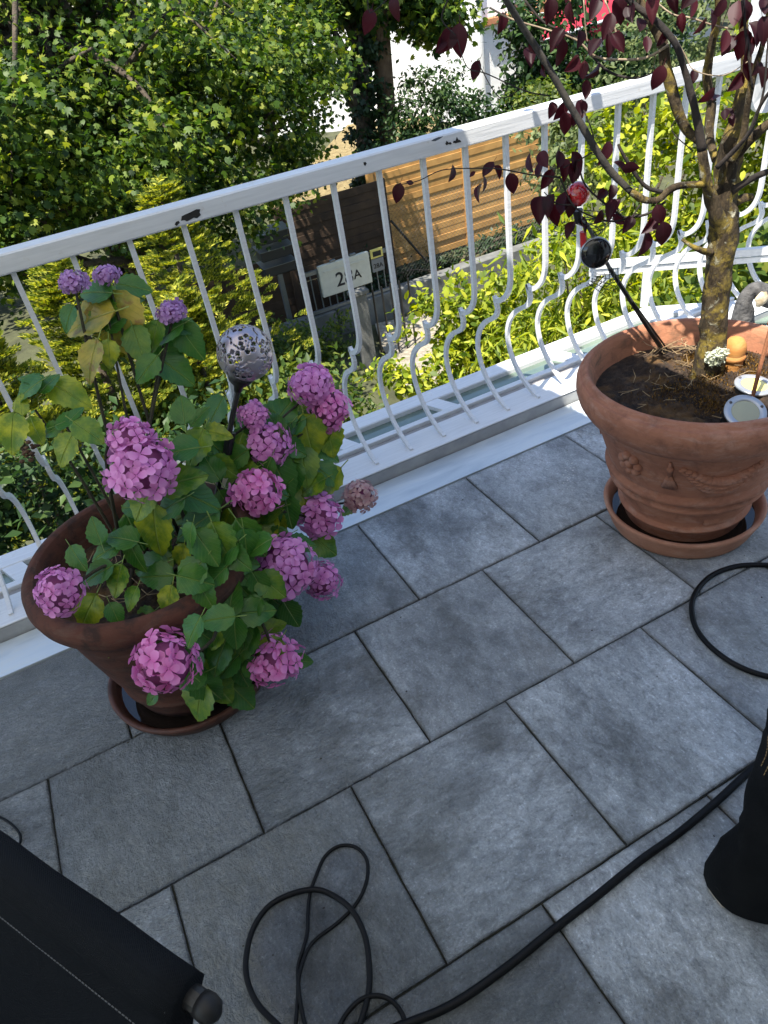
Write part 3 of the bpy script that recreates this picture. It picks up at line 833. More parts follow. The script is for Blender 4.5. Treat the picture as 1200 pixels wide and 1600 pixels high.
# two trunks by the far path, one smothered in ivy
bp = atZ(578, 345, G); tp = atY(563, -30, bp.y)
iv = thing('ivy_tree', bp, 'dark ivy covered trunk with leafy top by the far path', 'tree')
m_ = MB(); limbs(m_, bp, tp + Vector((0, 0, 1.2)), .17, .10, [tp + Vector((random.uniform(-1.4, 1.2), random.uniform(-.6, .6), random.uniform(-.3, .9))) for _ in range(12)]); m_.build('trunk', M_BARK, iv, True)
P, O, c = clump_points([(bp.x + (tp.x - bp.x) * t, bp.y, bp.z + (tp.z - bp.z) * t, .30, .30, .35) for t in np.linspace(.05, .95, 9)], 170, 28, .16)
link('ivy', leaf_mesh('ivy', P, unit(len(P)) + np.array([0, 0, -.8]), unit(len(P)) + np.array([0, -.6, .4]), .10 * (.6 + .8 * RNG.random(len(P))), 'oval'), iv, L_IVY)
crown('crown', iv, L_MAPLE, [(tp.x + .3, bp.y, tp.z - .1, 1.5, .8, .55), (tp.x + 1.2, bp.y - .3, tp.z - .6, .6, .5, .5), (tp.x - .8, bp.y, tp.z + .3, 1.0, .7, .5)], 110, 55, .34, .13, 'maple')
bp2 = atZ(592, 330, G); bp2.y -= .4; tp2 = atY(612, -40, bp2.y)
bt_ = thing('bare_trunk_tree', bp2, 'brown smooth trunk rising beside the ivy covered one', 'tree')
m_ = MB(); limbs(m_, bp2, tp2 + Vector((0, 0, 2)), .19, .13, [tp2 + Vector((random.uniform(-.8, .8), random.uniform(-.6, .6), random.uniform(1.2, 2.6))) for _ in range(6)]); m_.build('trunk', M_BARK_BROWN, bt_, True)
crown('crown', bt_, L_MAPLE, [(tp2.x + .3, bp2.y, tp2.z + 2.0, 1.6, 1.2, .9)], 70, 50, .4, .13, 'maple')

def shrub(name, label, base, blobs, ncl, per, cr, size, tpl, mat, seed, cat='shrub', nst=12, **kw):
    t = thing(name, base, label, cat); rng = np.random.default_rng(seed)
    o, c = crown('foliage', t, mat, blobs, ncl, per, cr, size, tpl, rng=rng, **kw)
    m_ = MB()
    for i in rng.choice(len(c), min(nst, len(c)), replace=False):
        q = Vector(c[i]); b = Vector(base) + Vector((rng.uniform(-.15, .15), rng.uniform(-.15, .15), 0))
        m_.tube([b, b.lerp(q, .5) + Vector((0, 0, .1)), q], [.016, .011, .004], 5, cap=False)
    m_.build('stems', M_TWIG, t); return t
# dark evergreen in front of the white house
q = atD(685, 165, 14.2)
shrub('yew_shrub', 'dark evergreen shrub in front of the white house wall', (q.x, q.y, G), [(q.x - .1, q.y, q.z - .1, .8, .5, .75), (q.x - .6, q.y, q.z - .8, .7, .5, .8), (q.x + .5, q.y - .2, q.z - .6, .7, .5, .7), (q.x, q.y, q.z - 1.4, 1.2, .5, .8)], 240, 60, .22, .085, 'kite', L_DARK, 31)
q = atD(860, 165, 15.0)
shrub('privet_shrub', 'mid green shrub beneath the red awning', (q.x, q.y, G), [(q.x, q.y, q.z - .3, 1.3, .5, .7), (q.x - 1.2, q.y + .3, q.z - .7, .7, .5, .6), (q.x + .9, q.y - .4, q.z - .9, .9, .5, .8)], 150, 60, .26, .09, 'kite', L_MID, 32)
q = atD(905, 95, 16.0)
shrub('laurel_shrub', 'dark leafy shrub in the shade under the red awning', (q.x, q.y, G), [(q.x, q.y, q.z - .2, 1.1, .5, .8), (q.x + 1.2, q.y - .5, q.z + .1, .8, .5, .9), (q.x - 1.0, q.y + .2, q.z - .6, .6, .5, .7), (q.x - .9, q.y + .3, q.z + .5, .5, .4, .7), (q.x + .1, q.y, q.z + 1.1, .6, .4, .4)], 230, 50, .26, .11, 'oval', L_DARK, 33)
# low bushes at the plinth
shrub('cotoneaster_shrub', 'low green shrub with pale tips in front of the plinth wall', (2.0, 6.6, G), [(1.7, 6.6, G + .35, .7, .4, .45), (2.5, 6.9, G + .2, .5, .35, .3), (1.0, 6.5, G + .4, .7, .5, .45)], 120, 50, .16, .055, 'oval', L_MID, 34)
shrub('ground_ivy', 'dark creeping plants on the bank below the board fence', (5.2, 8.2, G), [(4.6, 8.3, G + .1, .7, .3, .18), (5.8, 8.35, G + .12, .8, .3, .2), (3.6, 8.0, G + .25, .5, .3, .5), (6.9, 8.4, G + .1, .7, .3, .2)], 90, 45, .14, .06, 'oval', L_IVY, 35, cat='ground plant', nst=6)
# lime green sunlit bushes right behind the railing
q = atD(700, 560, 6.0)
shrub('lime_shrub', 'lime green sunlit shrub behind the middle of the railing', (q.x, q.y + .2, G), [(q.x, q.y, q.z, .55, .4, .5), (q.x + .55, q.y + .15, q.z + .12, .45, .35, .5), (q.x + .1, q.y - .2, q.z - .55, .6, .4, .5), (q.x + .75, q.y - .1, q.z - .45, .5, .4, .5)], 190, 44, .15, .062, 'oval', L_LIME, 36)
q = atD(905, 440, 5.6)
shrub('bamboo_shrub', 'feathery bright green shrub right of the lime green one', (q.x, q.y, G), [(q.x, q.y, q.z, .55, .4, .45), (q.x - .3, q.y, q.z - .5, .55, .4, .5), (q.x + .45, q.y - .2, q.z - .35, .5, .4, .5), (q.x + .1, q.y - .3, q.z - .9, .8, .4, .5)], 190, 40, .17, .11, 'lance', L_LIME, 37, droop=.6)
q = atD(1010, 260, 7.2)
shrub('golden_shrub', 'tall golden green shrub behind the potted tree', (q.x, q.y, G), [(q.x, q.y, q.z - .2, .8, .5, .8), (q.x + .9, q.y - .5, q.z + .1, .8, .5, .9), (q.x + .2, q.y - .2, q.z - 1.1, 1.0, .5, .7), (q.x + 1.5, q.y - 1.0, q.z - .6, .8, .5, 1.0)], 300, 46, .2, .075, 'oval', L_LIME, 38)
q = atD(950, 225, 8.0)
shrub('grey_shrub', 'pale grey green shrub behind the golden one', (q.x, q.y, G), [(q.x - .2, q.y + .3, q.z, .55, .4, .6), (q.x + .5, q.y, q.z + .5, .6, .4, .6), (q.x + 1.3, q.y - .3, q.z + .9, .7, .4, .7), (q.x + 2.2, q.y - .9, q.z + 1.0, .8, .5, .8)], 170, 46, .18, .07, 'kite', foliage('grey_leaf', [(0, (.05, .08, .03)), (1, (.20, .23, .09))], .35), 39)
q = atD(1140, 430, 5.0)
shrub('cherry_laurel_shrub', 'darker green shrub low behind the right end of the railing', (q.x, q.y, G), [(q.x, q.y, q.z - .2, .6, .4, .45), (q.x + .5, q.y - .4, q.z, .6, .4, .6), (q.x - .6, q.y + .2, q.z - .6, .6, .4, .5), (q.x - .1, q.y - .3, q.z - 1.0, .9, .5, .6)], 170, 44, .17, .075, 'oval', L_MID, 40)

# conifers at the lower left: sprays of short needles along drooping twigs
def conifer(name, label, base, top, rad, nfr, seed, mat=L_CONIFER, nl=.052):
    t = thing(name, base, label, 'tree'); rng = np.random.default_rng(seed)
    base = Vector(base); top = Vector(top); H = (top - base).length
    m_ = MB(); m_.tube([base, base.lerp(top, .5), top], [.06, .04, .008], 7, rough=.1); m_.build('trunk', M_BARK, t, True)
    P = []; D = []; N = []; S = []
    tw = MB()
    for i in range(nfr):
        h = rng.random() ** .8
        r = rad * (1 - h) ** .75 * (.25 + .95 * rng.random()) * (1 + .25 * math.sin(5 * rng.random() + 9 * h)) + .04
        a = rng.uniform(0, 2 * math.pi)
        c = base.lerp(top, h)
        out = Vector((math.cos(a), math.sin(a), rng.uniform(.05, .5)))
        L = rng.uniform(.09, .19)
        p0 = c + Vector((math.cos(a), math.sin(a), 0)) * max(0, r - L * .5) + Vector((0, 0, rng.uniform(-.05, .1)))
        dirv = out.normalized(); nn = Vector((-.3 * math.cos(a), -.3 * math.sin(a), 1)).normalized(); side = dirv.cross(nn).normalized()
        for tl in (0, 1, -1, 2, -2):
            # a main twig and side twigs
            s0 = p0 + dirv * (L * (.15 + .22 * abs(tl))); dd = (dirv + side * (.8 * np.sign(tl))).normalized() if tl else dirv
            LL = L * (1 if tl == 0 else .6 - .12 * abs(tl)); k = int(3 + LL * 14)
            if tl == 0: s0 = p0
            sd = dd.cross(nn).normalized()
            for j in range(k):
                f = j / k; p = s0 + dd * (LL * f) - Vector((0, 0, .12 * LL * f * f))
                for sg in (-1, 1):
                    P.append(p); D.append(dd * .8 + sd * sg + Vector((0, 0, .25))); N.append(nn); S.append(nl * (1 - .5 * f) * rng.uniform(.7, 1.2))
                P.append(p); D.append(dd + nn * .6); N.append(sd); S.append(nl * .7)
    P = np.array([tuple(x) for x in P]); D = np.array([tuple(x) for x in D]); N = np.array([tuple(x) for x in N]); S = np.array(S)
    link('crown', leaf_mesh('crown', P, D, N, S, 'needle'), t, mat); return t
tq = atD(250, 305, 5.6); conifer('spruce_tree', 'yellow green conifer with bright tips below the left railing', (tq.x - .1, tq.y + .1, G), tq, 1.15, 800, 51)
tq = atD(95, 425, 4.6); conifer('spruce_tree', 'sunlit conifer behind the tall hydrangea stems, left', (tq.x, tq.y, G), tq, 1.15, 800, 52)
tq = atD(-60, 520, 4.2); conifer('spruce_tree', 'darker conifer cut by the left edge of the picture', (tq.x, tq.y, G), tq, .9, 750, 53)
tq = atD(280, 470, 5.0); conifer('spruce_tree', 'short conifer whose yellow tip rises behind the purple flower', (tq.x, tq.y, G), tq, .75, 650, 54)
# understorey beneath the hydrangea, left
q = atD(60, 760, 3.7)
shrub('yew_hedge', 'dark green yew growth under the left end of the railing', (q.x, q.y, G), [(q.x, q.y, q.z - .3, .8, .5, .5), (q.x + .8, q.y + .3, q.z - .5, .8, .5, .5), (q.x - .5, q.y + .2, q.z, .5, .4, .4)], 170, 50, .17, .06, 'kite', L_DARK, 55, cat='hedge')
q = atD(330, 620, 5.0)
shrub('yew_hedge', 'mixed green shrub seen behind the metal ball', (q.x, q.y, G), [(q.x, q.y, q.z - .2, .8, .5, .5), (q.x + .7, q.y + .1, q.z - .6, .6, .4, .45), (q.x - .6, q.y, q.z - .1, .6, .5, .6)], 170, 48, .17, .06, 'kite', L_MID, 56, cat='hedge')
# far wood closing the view
P, O, c = clump_points([(x, 24 + 3 * math.sin(x), 1.5 + 1.5 * math.sin(x * 1.7), 3.2, 1.5, 4.5) for x in np.arange(-14, 30, 3.0)], 900, 40, .9)
P = P[P[:, 2] > G]
o = link('far_wood', leaf_mesh('far_wood', P, unit(len(P)), unit(len(P)) + np.array([0, 0, .8]), .30 * (.6 + .8 * RNG.random(len(P))), 'maple'), None, L_MAPLE)
tag(o, 'distant mass of trees closing the view behind the garden', 'trees', kind='stuff')
P, O, c = clump_points([(x, 12.5 + .8 * math.sin(x * 2), -.6, 1.1, .6, 1.6) for x in np.arange(-9, 2.6, 1.2)], 420, 45, .4)
P = P[P[:, 2] > G]
o = link('garden_hedge', leaf_mesh('hedge', P, unit(len(P)), unit(len(P)) + np.array([0, 0, .8]), .13 * (.6 + .8 * RNG.random(len(P))), 'oval'), None, L_DARK)
tag(o, 'dark tall hedge behind the maple on the left', 'hedge')

# ================================================================== POTS
def terracotta(name, c1, c2, bloom, amt, dark=None, damt=0, rough=.85):
    k = NT(name); co = k.coord()
    mp = k.n('ShaderNodeMapping'); mp.inputs['Scale'].default_value = (1, 1, 3.5); k.l(co, mp.inputs[0])
    c = k.ramp(k.noise(mp.outputs[0], 6, 6, .62), [(.3, c1), (.7, c2)])
    b = k.ramp(k.noise(mp.outputs[0], 13, 6, .68, .5), [(.50, (0, 0, 0)), (.72, (1, 1, 1))])
    c = k.mix(k.math('MULTIPLY', b, amt), c, bloom)
    if dark:
        d = k.ramp(k.noise(co, 19, 6, .7, .4), [(.48, (0, 0, 0)), (.66, (1, 1, 1))])
        c = k.mix(k.math('MULTIPLY', d, damt), c, dark)
    k.base(c); k.rough(rough); k.b.inputs['Specular IOR Level'].default_value = .3
    k.bump(k.math('ADD', k.noise(mp.outputs[0], 40, 6, .65), k.math('MULTIPLY', k.noise(co, 140, 3), .4)), .35, .004)
    return k.m
M_TERRA = terracotta('pink_terracotta', (.29, .120, .072), (.39, .170, .100), (.48, .32, .25), .5, (.12, .052, .034), .5)
M_TERRA_IN = terracotta('pot_inside', (.34, .14, .075), (.45, .20, .11), (.10, .08, .05), .75, (.05, .045, .03), .5)
M_TERRA_SAUCER = terracotta('saucer_terracotta', (.34, .155, .095), (.44, .22, .14), (.48, .34, .26), .45, (.20, .09, .055), .3)
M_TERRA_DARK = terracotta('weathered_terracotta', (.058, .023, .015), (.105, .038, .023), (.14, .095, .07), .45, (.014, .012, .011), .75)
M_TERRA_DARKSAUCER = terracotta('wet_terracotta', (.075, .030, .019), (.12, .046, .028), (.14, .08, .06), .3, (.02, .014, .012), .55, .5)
def water():
    k = NT('dark_water'); k.base((.012, .009, .007)); k.rough(.03); k.b.inputs['Specular IOR Level'].default_value = .6; return k.m
M_WATER = water()
def soil_mat():
    k = NT('potting_soil'); co = k.coord()
    c = k.ramp(k.noise(co, 28, 6, .7), [(.35, (.008, .005, .003)), (.56, (.045, .026, .014)), (.75, (.13, .08, .04))])
    ms = k.ramp(k.noise(co, 9, 4, .6, .6), [(.52, (0, 0, 0)), (.68, (1, 1, 1))])
    c = k.mix(k.math('MULTIPLY', ms, .6), c, (.17, .085, .018))
    k.base(c); k.rough(.95); k.bump(k.noise(co, 90, 6, .75), .9, .012); return k.m
M_SOIL = soil_mat()

# ---------- right pot
RC = Vector((1.105, -.165, 0)); RP = Vector((1.105, -.165, .022)); RH = .50; RR = .345
sc = thing('pot_saucer', (RC.x, RC.y, .003), 'round pale terracotta saucer holding dark water under the right pot', 'saucer')
s_body = MB().lathe([(0.0, .004), (.200, .004), (.214, .006), (.219, .016), (.2205, .022), (.238, .066), (.241, .076), (.236, .081), (.226, .077), (.214, .048), (.204, .016), (0.0, .013)], (RC.x, RC.y, 0), 64, .006).build('dish', M_TERRA_SAUCER, sc, True)
MB().disc((RC.x, RC.y, .040), .2115, 64).build('water', M_WATER, sc)
pot = thing('terracotta_pot', (RC.x, RC.y, .018), 'large pink terracotta pot with rosette and garland reliefs, holding the small tree', 'pot')
RPROF = [(.0, .016), (.150, .016), (.166, .020), (.176, .040), (.182, .074), (.188, .079), (.195, .083), (.197, .088), (.195, .093), (.188, .097), (.187, .101), (.210, .158), (.212, .164),
         (.222, .167), (.229, .173), (.231, .180), (.228, .187), (.222, .191), (.222, .195), (.231, .199), (.240, .206), (.243, .215), (.240, .224), (.232, .230), (.234, .236), (.262, .320), (.274, .366), (.280, .376), (.281, .384), (.296, .388),
         (.318, .402), (.336, .424), (.345, .450), (.344, .472), (.336, .486), (.330, .4885), (.327, .4865), (.322, .492), (.316, .500), (.306, .503), (.300, .496)]
RPROF = [(r if r < .30 else .30 + (r - .30) * .80, z * 1.075) for r, z in RPROF]
MB().lathe(RPROF, (RC.x, RC.y, 0), 96, .004).build('body', M_TERRA, pot, True)
MB().lathe([(.2995, .5333), (.293, .525), (.288, .505), (.281, .46), (.268, .39)], (RC.x, RC.y, 0), 96, .006).build('inside', M_TERRA_IN, pot, True)
def pot_surf(a, z, out=0.0):
    for (r0, z0), (r1, z1) in zip(RPROF[:-1], RPROF[1:]):
        if z0 <= z <= z1 and z1 > z0:
            r = r0 + (r1 - r0) * (z - z0) / (z1 - z0); return RC + Vector((math.cos(a) * (r + out), math.sin(a) * (r + out), z))
    return RC + Vector((math.cos(a) * .26, math.sin(a) * .26, z))
camang = math.atan2(CAM.y - RC.y, CAM.x - RC.x)
def relief_rosette(a, z, s=1.0):
    m_ = MB(); c = pot_surf(a, z); nrm = Vector((math.cos(a), math.sin(a), .0)); tx = Vector((-math.sin(a), math.cos(a), 0))
    for k in range(7):
        b = 2 * math.pi * k / 7; aa = a + .026 * s * math.cos(b) / .28; p = pot_surf(aa, z + .026 * s * math.sin(b))
        m_.ball(p, .0135 * s, 8, 6)
    m_.ball(c + nrm * .004, .013 * s, 8, 6)
    m_.build('rosette', M_TERRA, pot, True)
def relief_tassel(a, z):
    m_ = MB(); pts = [pot_surf(a + da, z + dz, .003) for da, dz in ((0, .055), (0, .03), (0, .0))]
    m_.tube(pts, [.004, .007, .006], 8)
    for k in range(-2, 3):
        m_.tube([pot_surf(a, z + .005, .003), pot_surf(a + k * .030, z - .045, .003)], [.006, .009], 6)
    m_.ball(pot_surf(a, z + .03, .004), .011, 8, 6)
    m_.build('tassel', M_TERRA, pot, True)
def relief_swag(a0, a1, z, sag=.055):
    m_ = MB(); n = 17
    for i in range(n):
        t = i / (n - 1); a = a0 + (a1 - a0) * t; zz = z - sag * math.sin(math.pi * t); fat = .5 + .9 * math.sin(math.pi * t)
        for s_ in (-1, 0, 1):
            p = pot_surf(a + (.018 if s_ else 0), zz + s_ * .013 * fat, .001)
            m_.ball(p, .0115 * fat + .002, 7, 5, (1.25, 1.25, .8))
    m_.build('garland', M_TERRA, pot, True)
ar = math.atan2(*(lambda v: (v.y - RC.y, v.x - RC.x))(atZ(985, 708, .35)))
def ang_of(px, z):
    """angle on the pot where a sight line crosses it"""
    best = None
    for k in range(720):
        a = camang - math.pi / 2 + math.pi * k / 720; p = pot_surf(a, z); v = p - CAM
        x = 600 + FPX * v.dot(CX) / v.dot(CF)
        if best is None or abs(x - px) < best[0]: best = (abs(x - px), a)
    return best[1]
relief_rosette(ang_of(985, .335), .335, 1.12)
relief_tassel(ang_of(1047, .335), .335)
relief_swag(ang_of(1066, .36), ang_of(1185, .36) , .366)
relief_rosette(ang_of(940, .32) - .35, .335)
relief_tassel(ang_of(940, .32) - .12, .35)
a_ = ang_of(1110, .13)
MB().obox(pot_surf(a_, .135, -.002), Vector((-math.sin(a_), math.cos(a_), .15)).normalized(), Vector((math.cos(a_), math.sin(a_), -.3)).normalized(), Vector((.1, 0, 1)).normalized(), (.022, .004, .009)).build('maker_stamp', M_TERRA, pot)
# soil with a mossy, uneven surface
def soil_disc(c, r, z, amp, name, parent, seed):
    m_ = MB(); rings = 46; seg = 110; vs = [(c.x, c.y, z + amp * .5)]
    for i in range(1, rings + 1):
        for k in range(seg):
            a = 2 * math.pi * k / seg; q = r * i / rings; x = c.x + q * math.cos(a); y = c.y + q * math.sin(a)
            h = amp * (mnoise.noise(Vector((x * 9, y * 9, seed))) + .5 * mnoise.noise(Vector((x * 26, y * 26, seed + 3))) + .40 * mnoise.noise(Vector((x * 60, y * 60, seed))) + .35 * mnoise.noise(Vector((x * 130, y * 130, seed)))) * min(1, (1.05 - i / rings) * 4)
            vs.append((x, y, z + h))
    fs = [(0, 1 + k, 1 + (k + 1) % seg) for k in range(seg)] + [(1 + i * seg + k, 1 + (i + 1) * seg + k, 1 + (i + 1) * seg + (k + 1) % seg, 1 + i * seg + (k + 1) % seg) for i in range(rings - 1) for k in range(seg)]
    m_.add(vs, fs); return m_.build(name, M_SOIL, parent, True)
SZ = .462
soil_disc(RC, .281, SZ, .022, 'soil', pot, 1)
# dry straw and roots lying on the soil
m_ = MB(); rs = random.Random(8)
for i in range(150):
    f = rs.random() * .8
    c = Vector((1.26, .08, SZ + .012)) if f < .55 else Vector((1.10, -.12, SZ + .012))
    p = c + Vector((rs.gauss(0, .06 if f < .55 else .11), rs.gauss(0, .05 if f < .55 else .09), rs.uniform(-.004, .02)))
    if (p - RC).to_2d().length > .262: continue
    a = rs.uniform(0, 6.28); L = rs.uniform(.02, .06)
    d = Vector((math.cos(a), math.sin(a), rs.uniform(-.2, .5))) * L; e = Vector((-math.sin(a), math.cos(a), .3)) * L * rs.uniform(-.4, .4)
    m_.tube([p, p + d * .5 + e, p + d], [.0009, .0011, .0006], 4, cap=False)
o = m_.build('straw', mottled('dry_straw', (.16, .10, .05), (.38, .28, .15), 30, .9, .2), pot); o['kind'] = 'stuff'
# moss tufts
m_moss = foliage('orange_moss', [(0, (.03, .016, .005)), (.6, (.11, .055, .010)), (1, (.22, .12, .02))], .15)
cs = [(1.13, -.20, .07), (1.03, -.14, .07), (1.17, -.13, .05), (1.31, -.16, .045), (1.26, -.22, .04), (1.36, -.06, .05), (1.05, -.26, .05), (1.21, -.04, .04)]
P = []; 
for cx_, cy_, rr in cs:
    q = RNG.normal(size=(520, 3)) * np.array([rr, rr * .8, .006]) * .6 + np.array([cx_, cy_, SZ + .012]); P.append(q)
P = np.concatenate(P); P = P[(P[:, 0] - RC.x) ** 2 + (P[:, 1] - RC.y) ** 2 < .255 ** 2]
o = link('moss', leaf_mesh('moss', P, unit(len(P)) * .7 + np.array([0, 0, 1.0]), unit(len(P)), .0075 * (.6 + .8 * RNG.random(len(P))), 'needle'), pot, m_moss); o['kind'] = 'stuff'

# ---------- things stuck in the right pot
M_STEEL = plain('brushed_steel', (.42, .44, .46), .38, .55)
def lens(name, c):
    k = NT(name); k.base(c); k.rough(.12); k.b.inputs['Coat Weight'].default_value = .6; return k.m
def ground_lamp(px, py, z, tilt, label, lens_c, r=.052):
    c = atZ(px, py, z); t = thing('solar_ground_lamp', c, label, 'lamp', 'solar lamps in the right pot')
    nn = Vector(tilt).normalized(); x = nn.orthogonal().normalized(); y = nn.cross(x)
    def ring(prof, name, mat):
        vs = []; seg = 40
        for rr, h in prof:
            for k in range(seg):
                a = 2 * math.pi * k / seg; vs.append(c + x * (rr * math.cos(a)) + y * (rr * math.sin(a)) + nn * h)
        fs = [(i * seg + k, i * seg + (k + 1) % seg, (i + 1) * seg + (k + 1) % seg, (i + 1) * seg + k) for i in range(len(prof) - 1) for k in range(seg)]
        return MB().add(vs, fs).build(name, mat, t, True)
    ring([(r * .9, -.05), (r * .96, -.012), (r * .96, -.001)], 'housing', M_BLACKMETAL)
    ring([(r * .96, -.0012), (r, 0), (r * 1.0, .004), (r * .97, .0058), (r * .68, .0062), (r * .655, .004)], 'steel_ring', M_STEEL)
    ring([(r * .655, .0039), (r * .5, .0048), (r * .25, .0052), (.0002, .0054)], 'lens', lens('lamp_lens', lens_c))
    for k in range(3):
        a = 2 * math.pi * k / 3 + 1.0; p = c + (x * math.cos(a) + y * math.sin(a)) * (r * .83) + nn * .0062
        MB().ball(p, .0042, 8, 5).build('screw', plain('screw_head', (.10, .10, .11), .4, .6), t, True)
ground_lamp(1164, 645, SZ + .045, (-.25, -.45, 1), 'steel rimmed solar lamp with grey lens leaning on the front rim', (.34, .33, .20))
ground_lamp(1178, 603, SZ + .022, (.05, -.12, 1), 'steel rimmed solar lamp with yellow lens lying in the sun behind the other', (.72, .62, .16))
p0 = atZ(1168, 648, SZ + .01); p1 = atY(1206, 505, p0.y + .03)
rod = thing('rusty_rod', p0, 'thin rust brown rod standing beside the solar lamps', 'rod')
MB().tube([p0 - Vector((0, 0, .02)), p0.lerp(p1, .5), p1], .0052, 8).build('shaft', mottled('rust', (.16, .06, .025), (.26, .10, .045), 30, .9, .4), rod)
MB().ball(p1, .011, 8, 6).build('tip', mottled('rust', (0,0,0), (0,0,0)), rod, True)
# small rounded clay stump
c = atZ(1143, 575, SZ + .005); cs_ = thing('clay_stump', c, 'small rounded orange clay stump standing behind the trunk', 'ornament')
prof = [(.0, -.02), (.024, -.02), (.028, .0), (.027, .03), (.029, .045), (.031, .06), (.029, .078), (.021, .091), (.010, .097), (.0002, .098)]
MB().lathe(prof, c, 20, .05).build('body', terracotta('orange_clay', (.40, .17, .045), (.52, .25, .07), (.55, .40, .2), .3, (.2, .08, .02), .4), cs_, True)
MB().lathe([(.0295, .028), (.033, .034), (.033, .040), (.0292, .046)], c, 20, .04).build('collar', MATS.get('x') or terracotta('orange_clay_band', (.38, .16, .045), (.5, .23, .07), (.5, .36, .2), .3), cs_, True)

# ---------- leaning garden stake with reflector, wire basket and red glass ball
gs = atZ(1036, 548, SZ + .005)
stake = thing('garden_stake', gs, 'leaning black garden stake with round solar head and red glass ball in the right pot', 'garden stake')
hd = atY(953, 420, gs.y + .03); tp_ = atY(918, 352, gs.y + .05)
MB().tube([gs - (hd - gs) * .06, gs, hd], [.0075, .0075, .0065], 8).build('pole', M_BLACKMETAL, stake)
MB().tube([hd, tp_], .0055, 8).build('upper_pole', plain('grey_tube', (.10, .10, .10), .5), stake)
MB().tube([atZ(1042, 545, SZ), atY(988, 470, gs.y + .01)], .0028, 6).build('thin_rod', M_BLACKMETAL, stake)
hc = atY(931, 395, gs.y + .035); nn = (CAM - hc).normalized() * .55 + Vector((-.25, 0, -.75)); nn.normalize(); nn = Vector((-.42, -.62, .05)).normalized()
x_ = nn.orthogonal().normalized(); y_ = nn.cross(x_)
def disc_part(prof, name, mat):
    vs = []; seg = 32
    for rr, h in prof:
        for k in range(seg):
            a = 2 * math.pi * k / seg; vs.append(hc + x_ * (rr * math.cos(a)) + y_ * (rr * math.sin(a)) + nn * h)
    return MB().add(vs, [(i * seg + k, i * seg + (k + 1) % seg, (i + 1) * seg + (k + 1) % seg, (i + 1) * seg + k) for i in range(len(prof) - 1) for k in range(seg)]).build(name, mat, stake, True)
M_GLOSSBLACK = lens('gloss_black', (.012, .012, .013))
disc_part([(.0002, .009), (.021, .009), (.036, .005), (.040, 0), (.041, -.007), (.034, -.017), (.017, -.023), (.0002, -.024)], 'solar_head', M_GLOSSBLACK)
disc_part([(.0395, .004), (.0425, .002), (.0425, -.003), (.0395, -.0045)], 'rim', M_STEEL)
wb = MB(); b0 = atY(925, 425, gs.y + .02); b1 = atY(975, 440, gs.y + .0)
for i in range(7):
    f = i / 6; p = atY(925 + 40 * f, 436 - 18 * f, gs.y + .02); q = atY(916 + 42 * f, 446 + 10 * f - (8 if i % 2 else 0), gs.y - .02)
    wb.tube([p, p.lerp(q, .5) + Vector((.004, -.01, -.004)), q], .0011, 5)
for i in range(5):
    f = i / 4; p = atY(932 - 14 * f, 428 + 14 * f, gs.y + .02); q = atY(968 - 22 * f, 430 + 32 * f, gs.y - .01)
    wb.tube([p, q], .0010, 5)
wb.build('wire_basket', M_BLACKMETAL, stake)
bc = atY(903, 303, gs.y + .05)
k = NT('red_glass'); co = k.coord(); k.base(k.ramp(k.noise(co, 60, 3), [(.42, (.40, .006, .012)), (.6, (.62, .02, .02)), (.72, (.75, .15, .15))])); k.rough(.06)
k.b.inputs['Transmission Weight'].default_value = .35; k.b.inputs['Coat Weight'].default_value = 1.0
MB().ball(bc, .031, 24, 16).build('red_ball', k.m, stake, True)
MB().tube([bc + Vector((0, 0, -.04)), bc + Vector((.004, .0, -.07)), tp_], [.014, .010, .007], 8).build('socket', M_BLACKMETAL, stake)
MB().tube([atY(911, 362, gs.y + .06), atY(912, 385, gs.y + .06)], .009, 8).build('red_sleeve', plain('red_plastic', (.60, .03, .03), .4), stake)
for k_ in range(4):
    a = k_ * 1.6; pts = [hc + Vector((0, 0, .04)) + Vector((.02 * t * math.cos(a + t * 2.2), .02 * t * math.sin(a + t * 2.2), .022 * t)) for t in np.linspace(.3, 3.2, 9)]
    MB().tube(pts, .0013, 5).build('curled_wire', M_BLACKMETAL, stake)

# ---------- driftwood behind the pot
dw = atY(1163, 500, .52); 
drift = thing('driftwood', (dw.x, .52, .012), 'bent piece of grey driftwood with a pale knot behind the right pot', 'driftwood')
pts = [Vector((dw.x - .01, .50, .01)), Vector((dw.x - .015, .50, dw.z * .5)), atY(1160, 500, .50), atY(1164, 470, .50), atY(1178, 452, .49), atY(1195, 462, .47), atY(1206, 476, .45)]
pp_ = spline([tuple(p) for p in pts], 6)
MB().tube([Vector(p) for p in pp_], [(.040 + .012 * math.sin(i * .22)) * (1 if i < len(pp_) - 5 else .95 - .13 * (i - len(pp_) + 5)) for i in range(len(pp_))], 16, rough=.30).build('branch', mottled('driftwood_grey', (.02, .02, .022), (.11, .105, .10), 24, .9, .9, 70, bdist=.01), drift, True)
m_ = MB(); kc = atY(1190, 468, .43)
m_.ball(kc, .032, 14, 10, (1.1, .5, .9)); 
for i, v in enumerate(m_.v): m_.v[i] = tuple(Vector(v) * 1 + (Vector(v) - kc) * (.35 * mnoise.noise(Vector(v) * 60)))
m_.build('knot', mottled('pale_wood', (.30, .22, .12), (.58, .50, .36), 40, .9, .8, 90), drift, True)

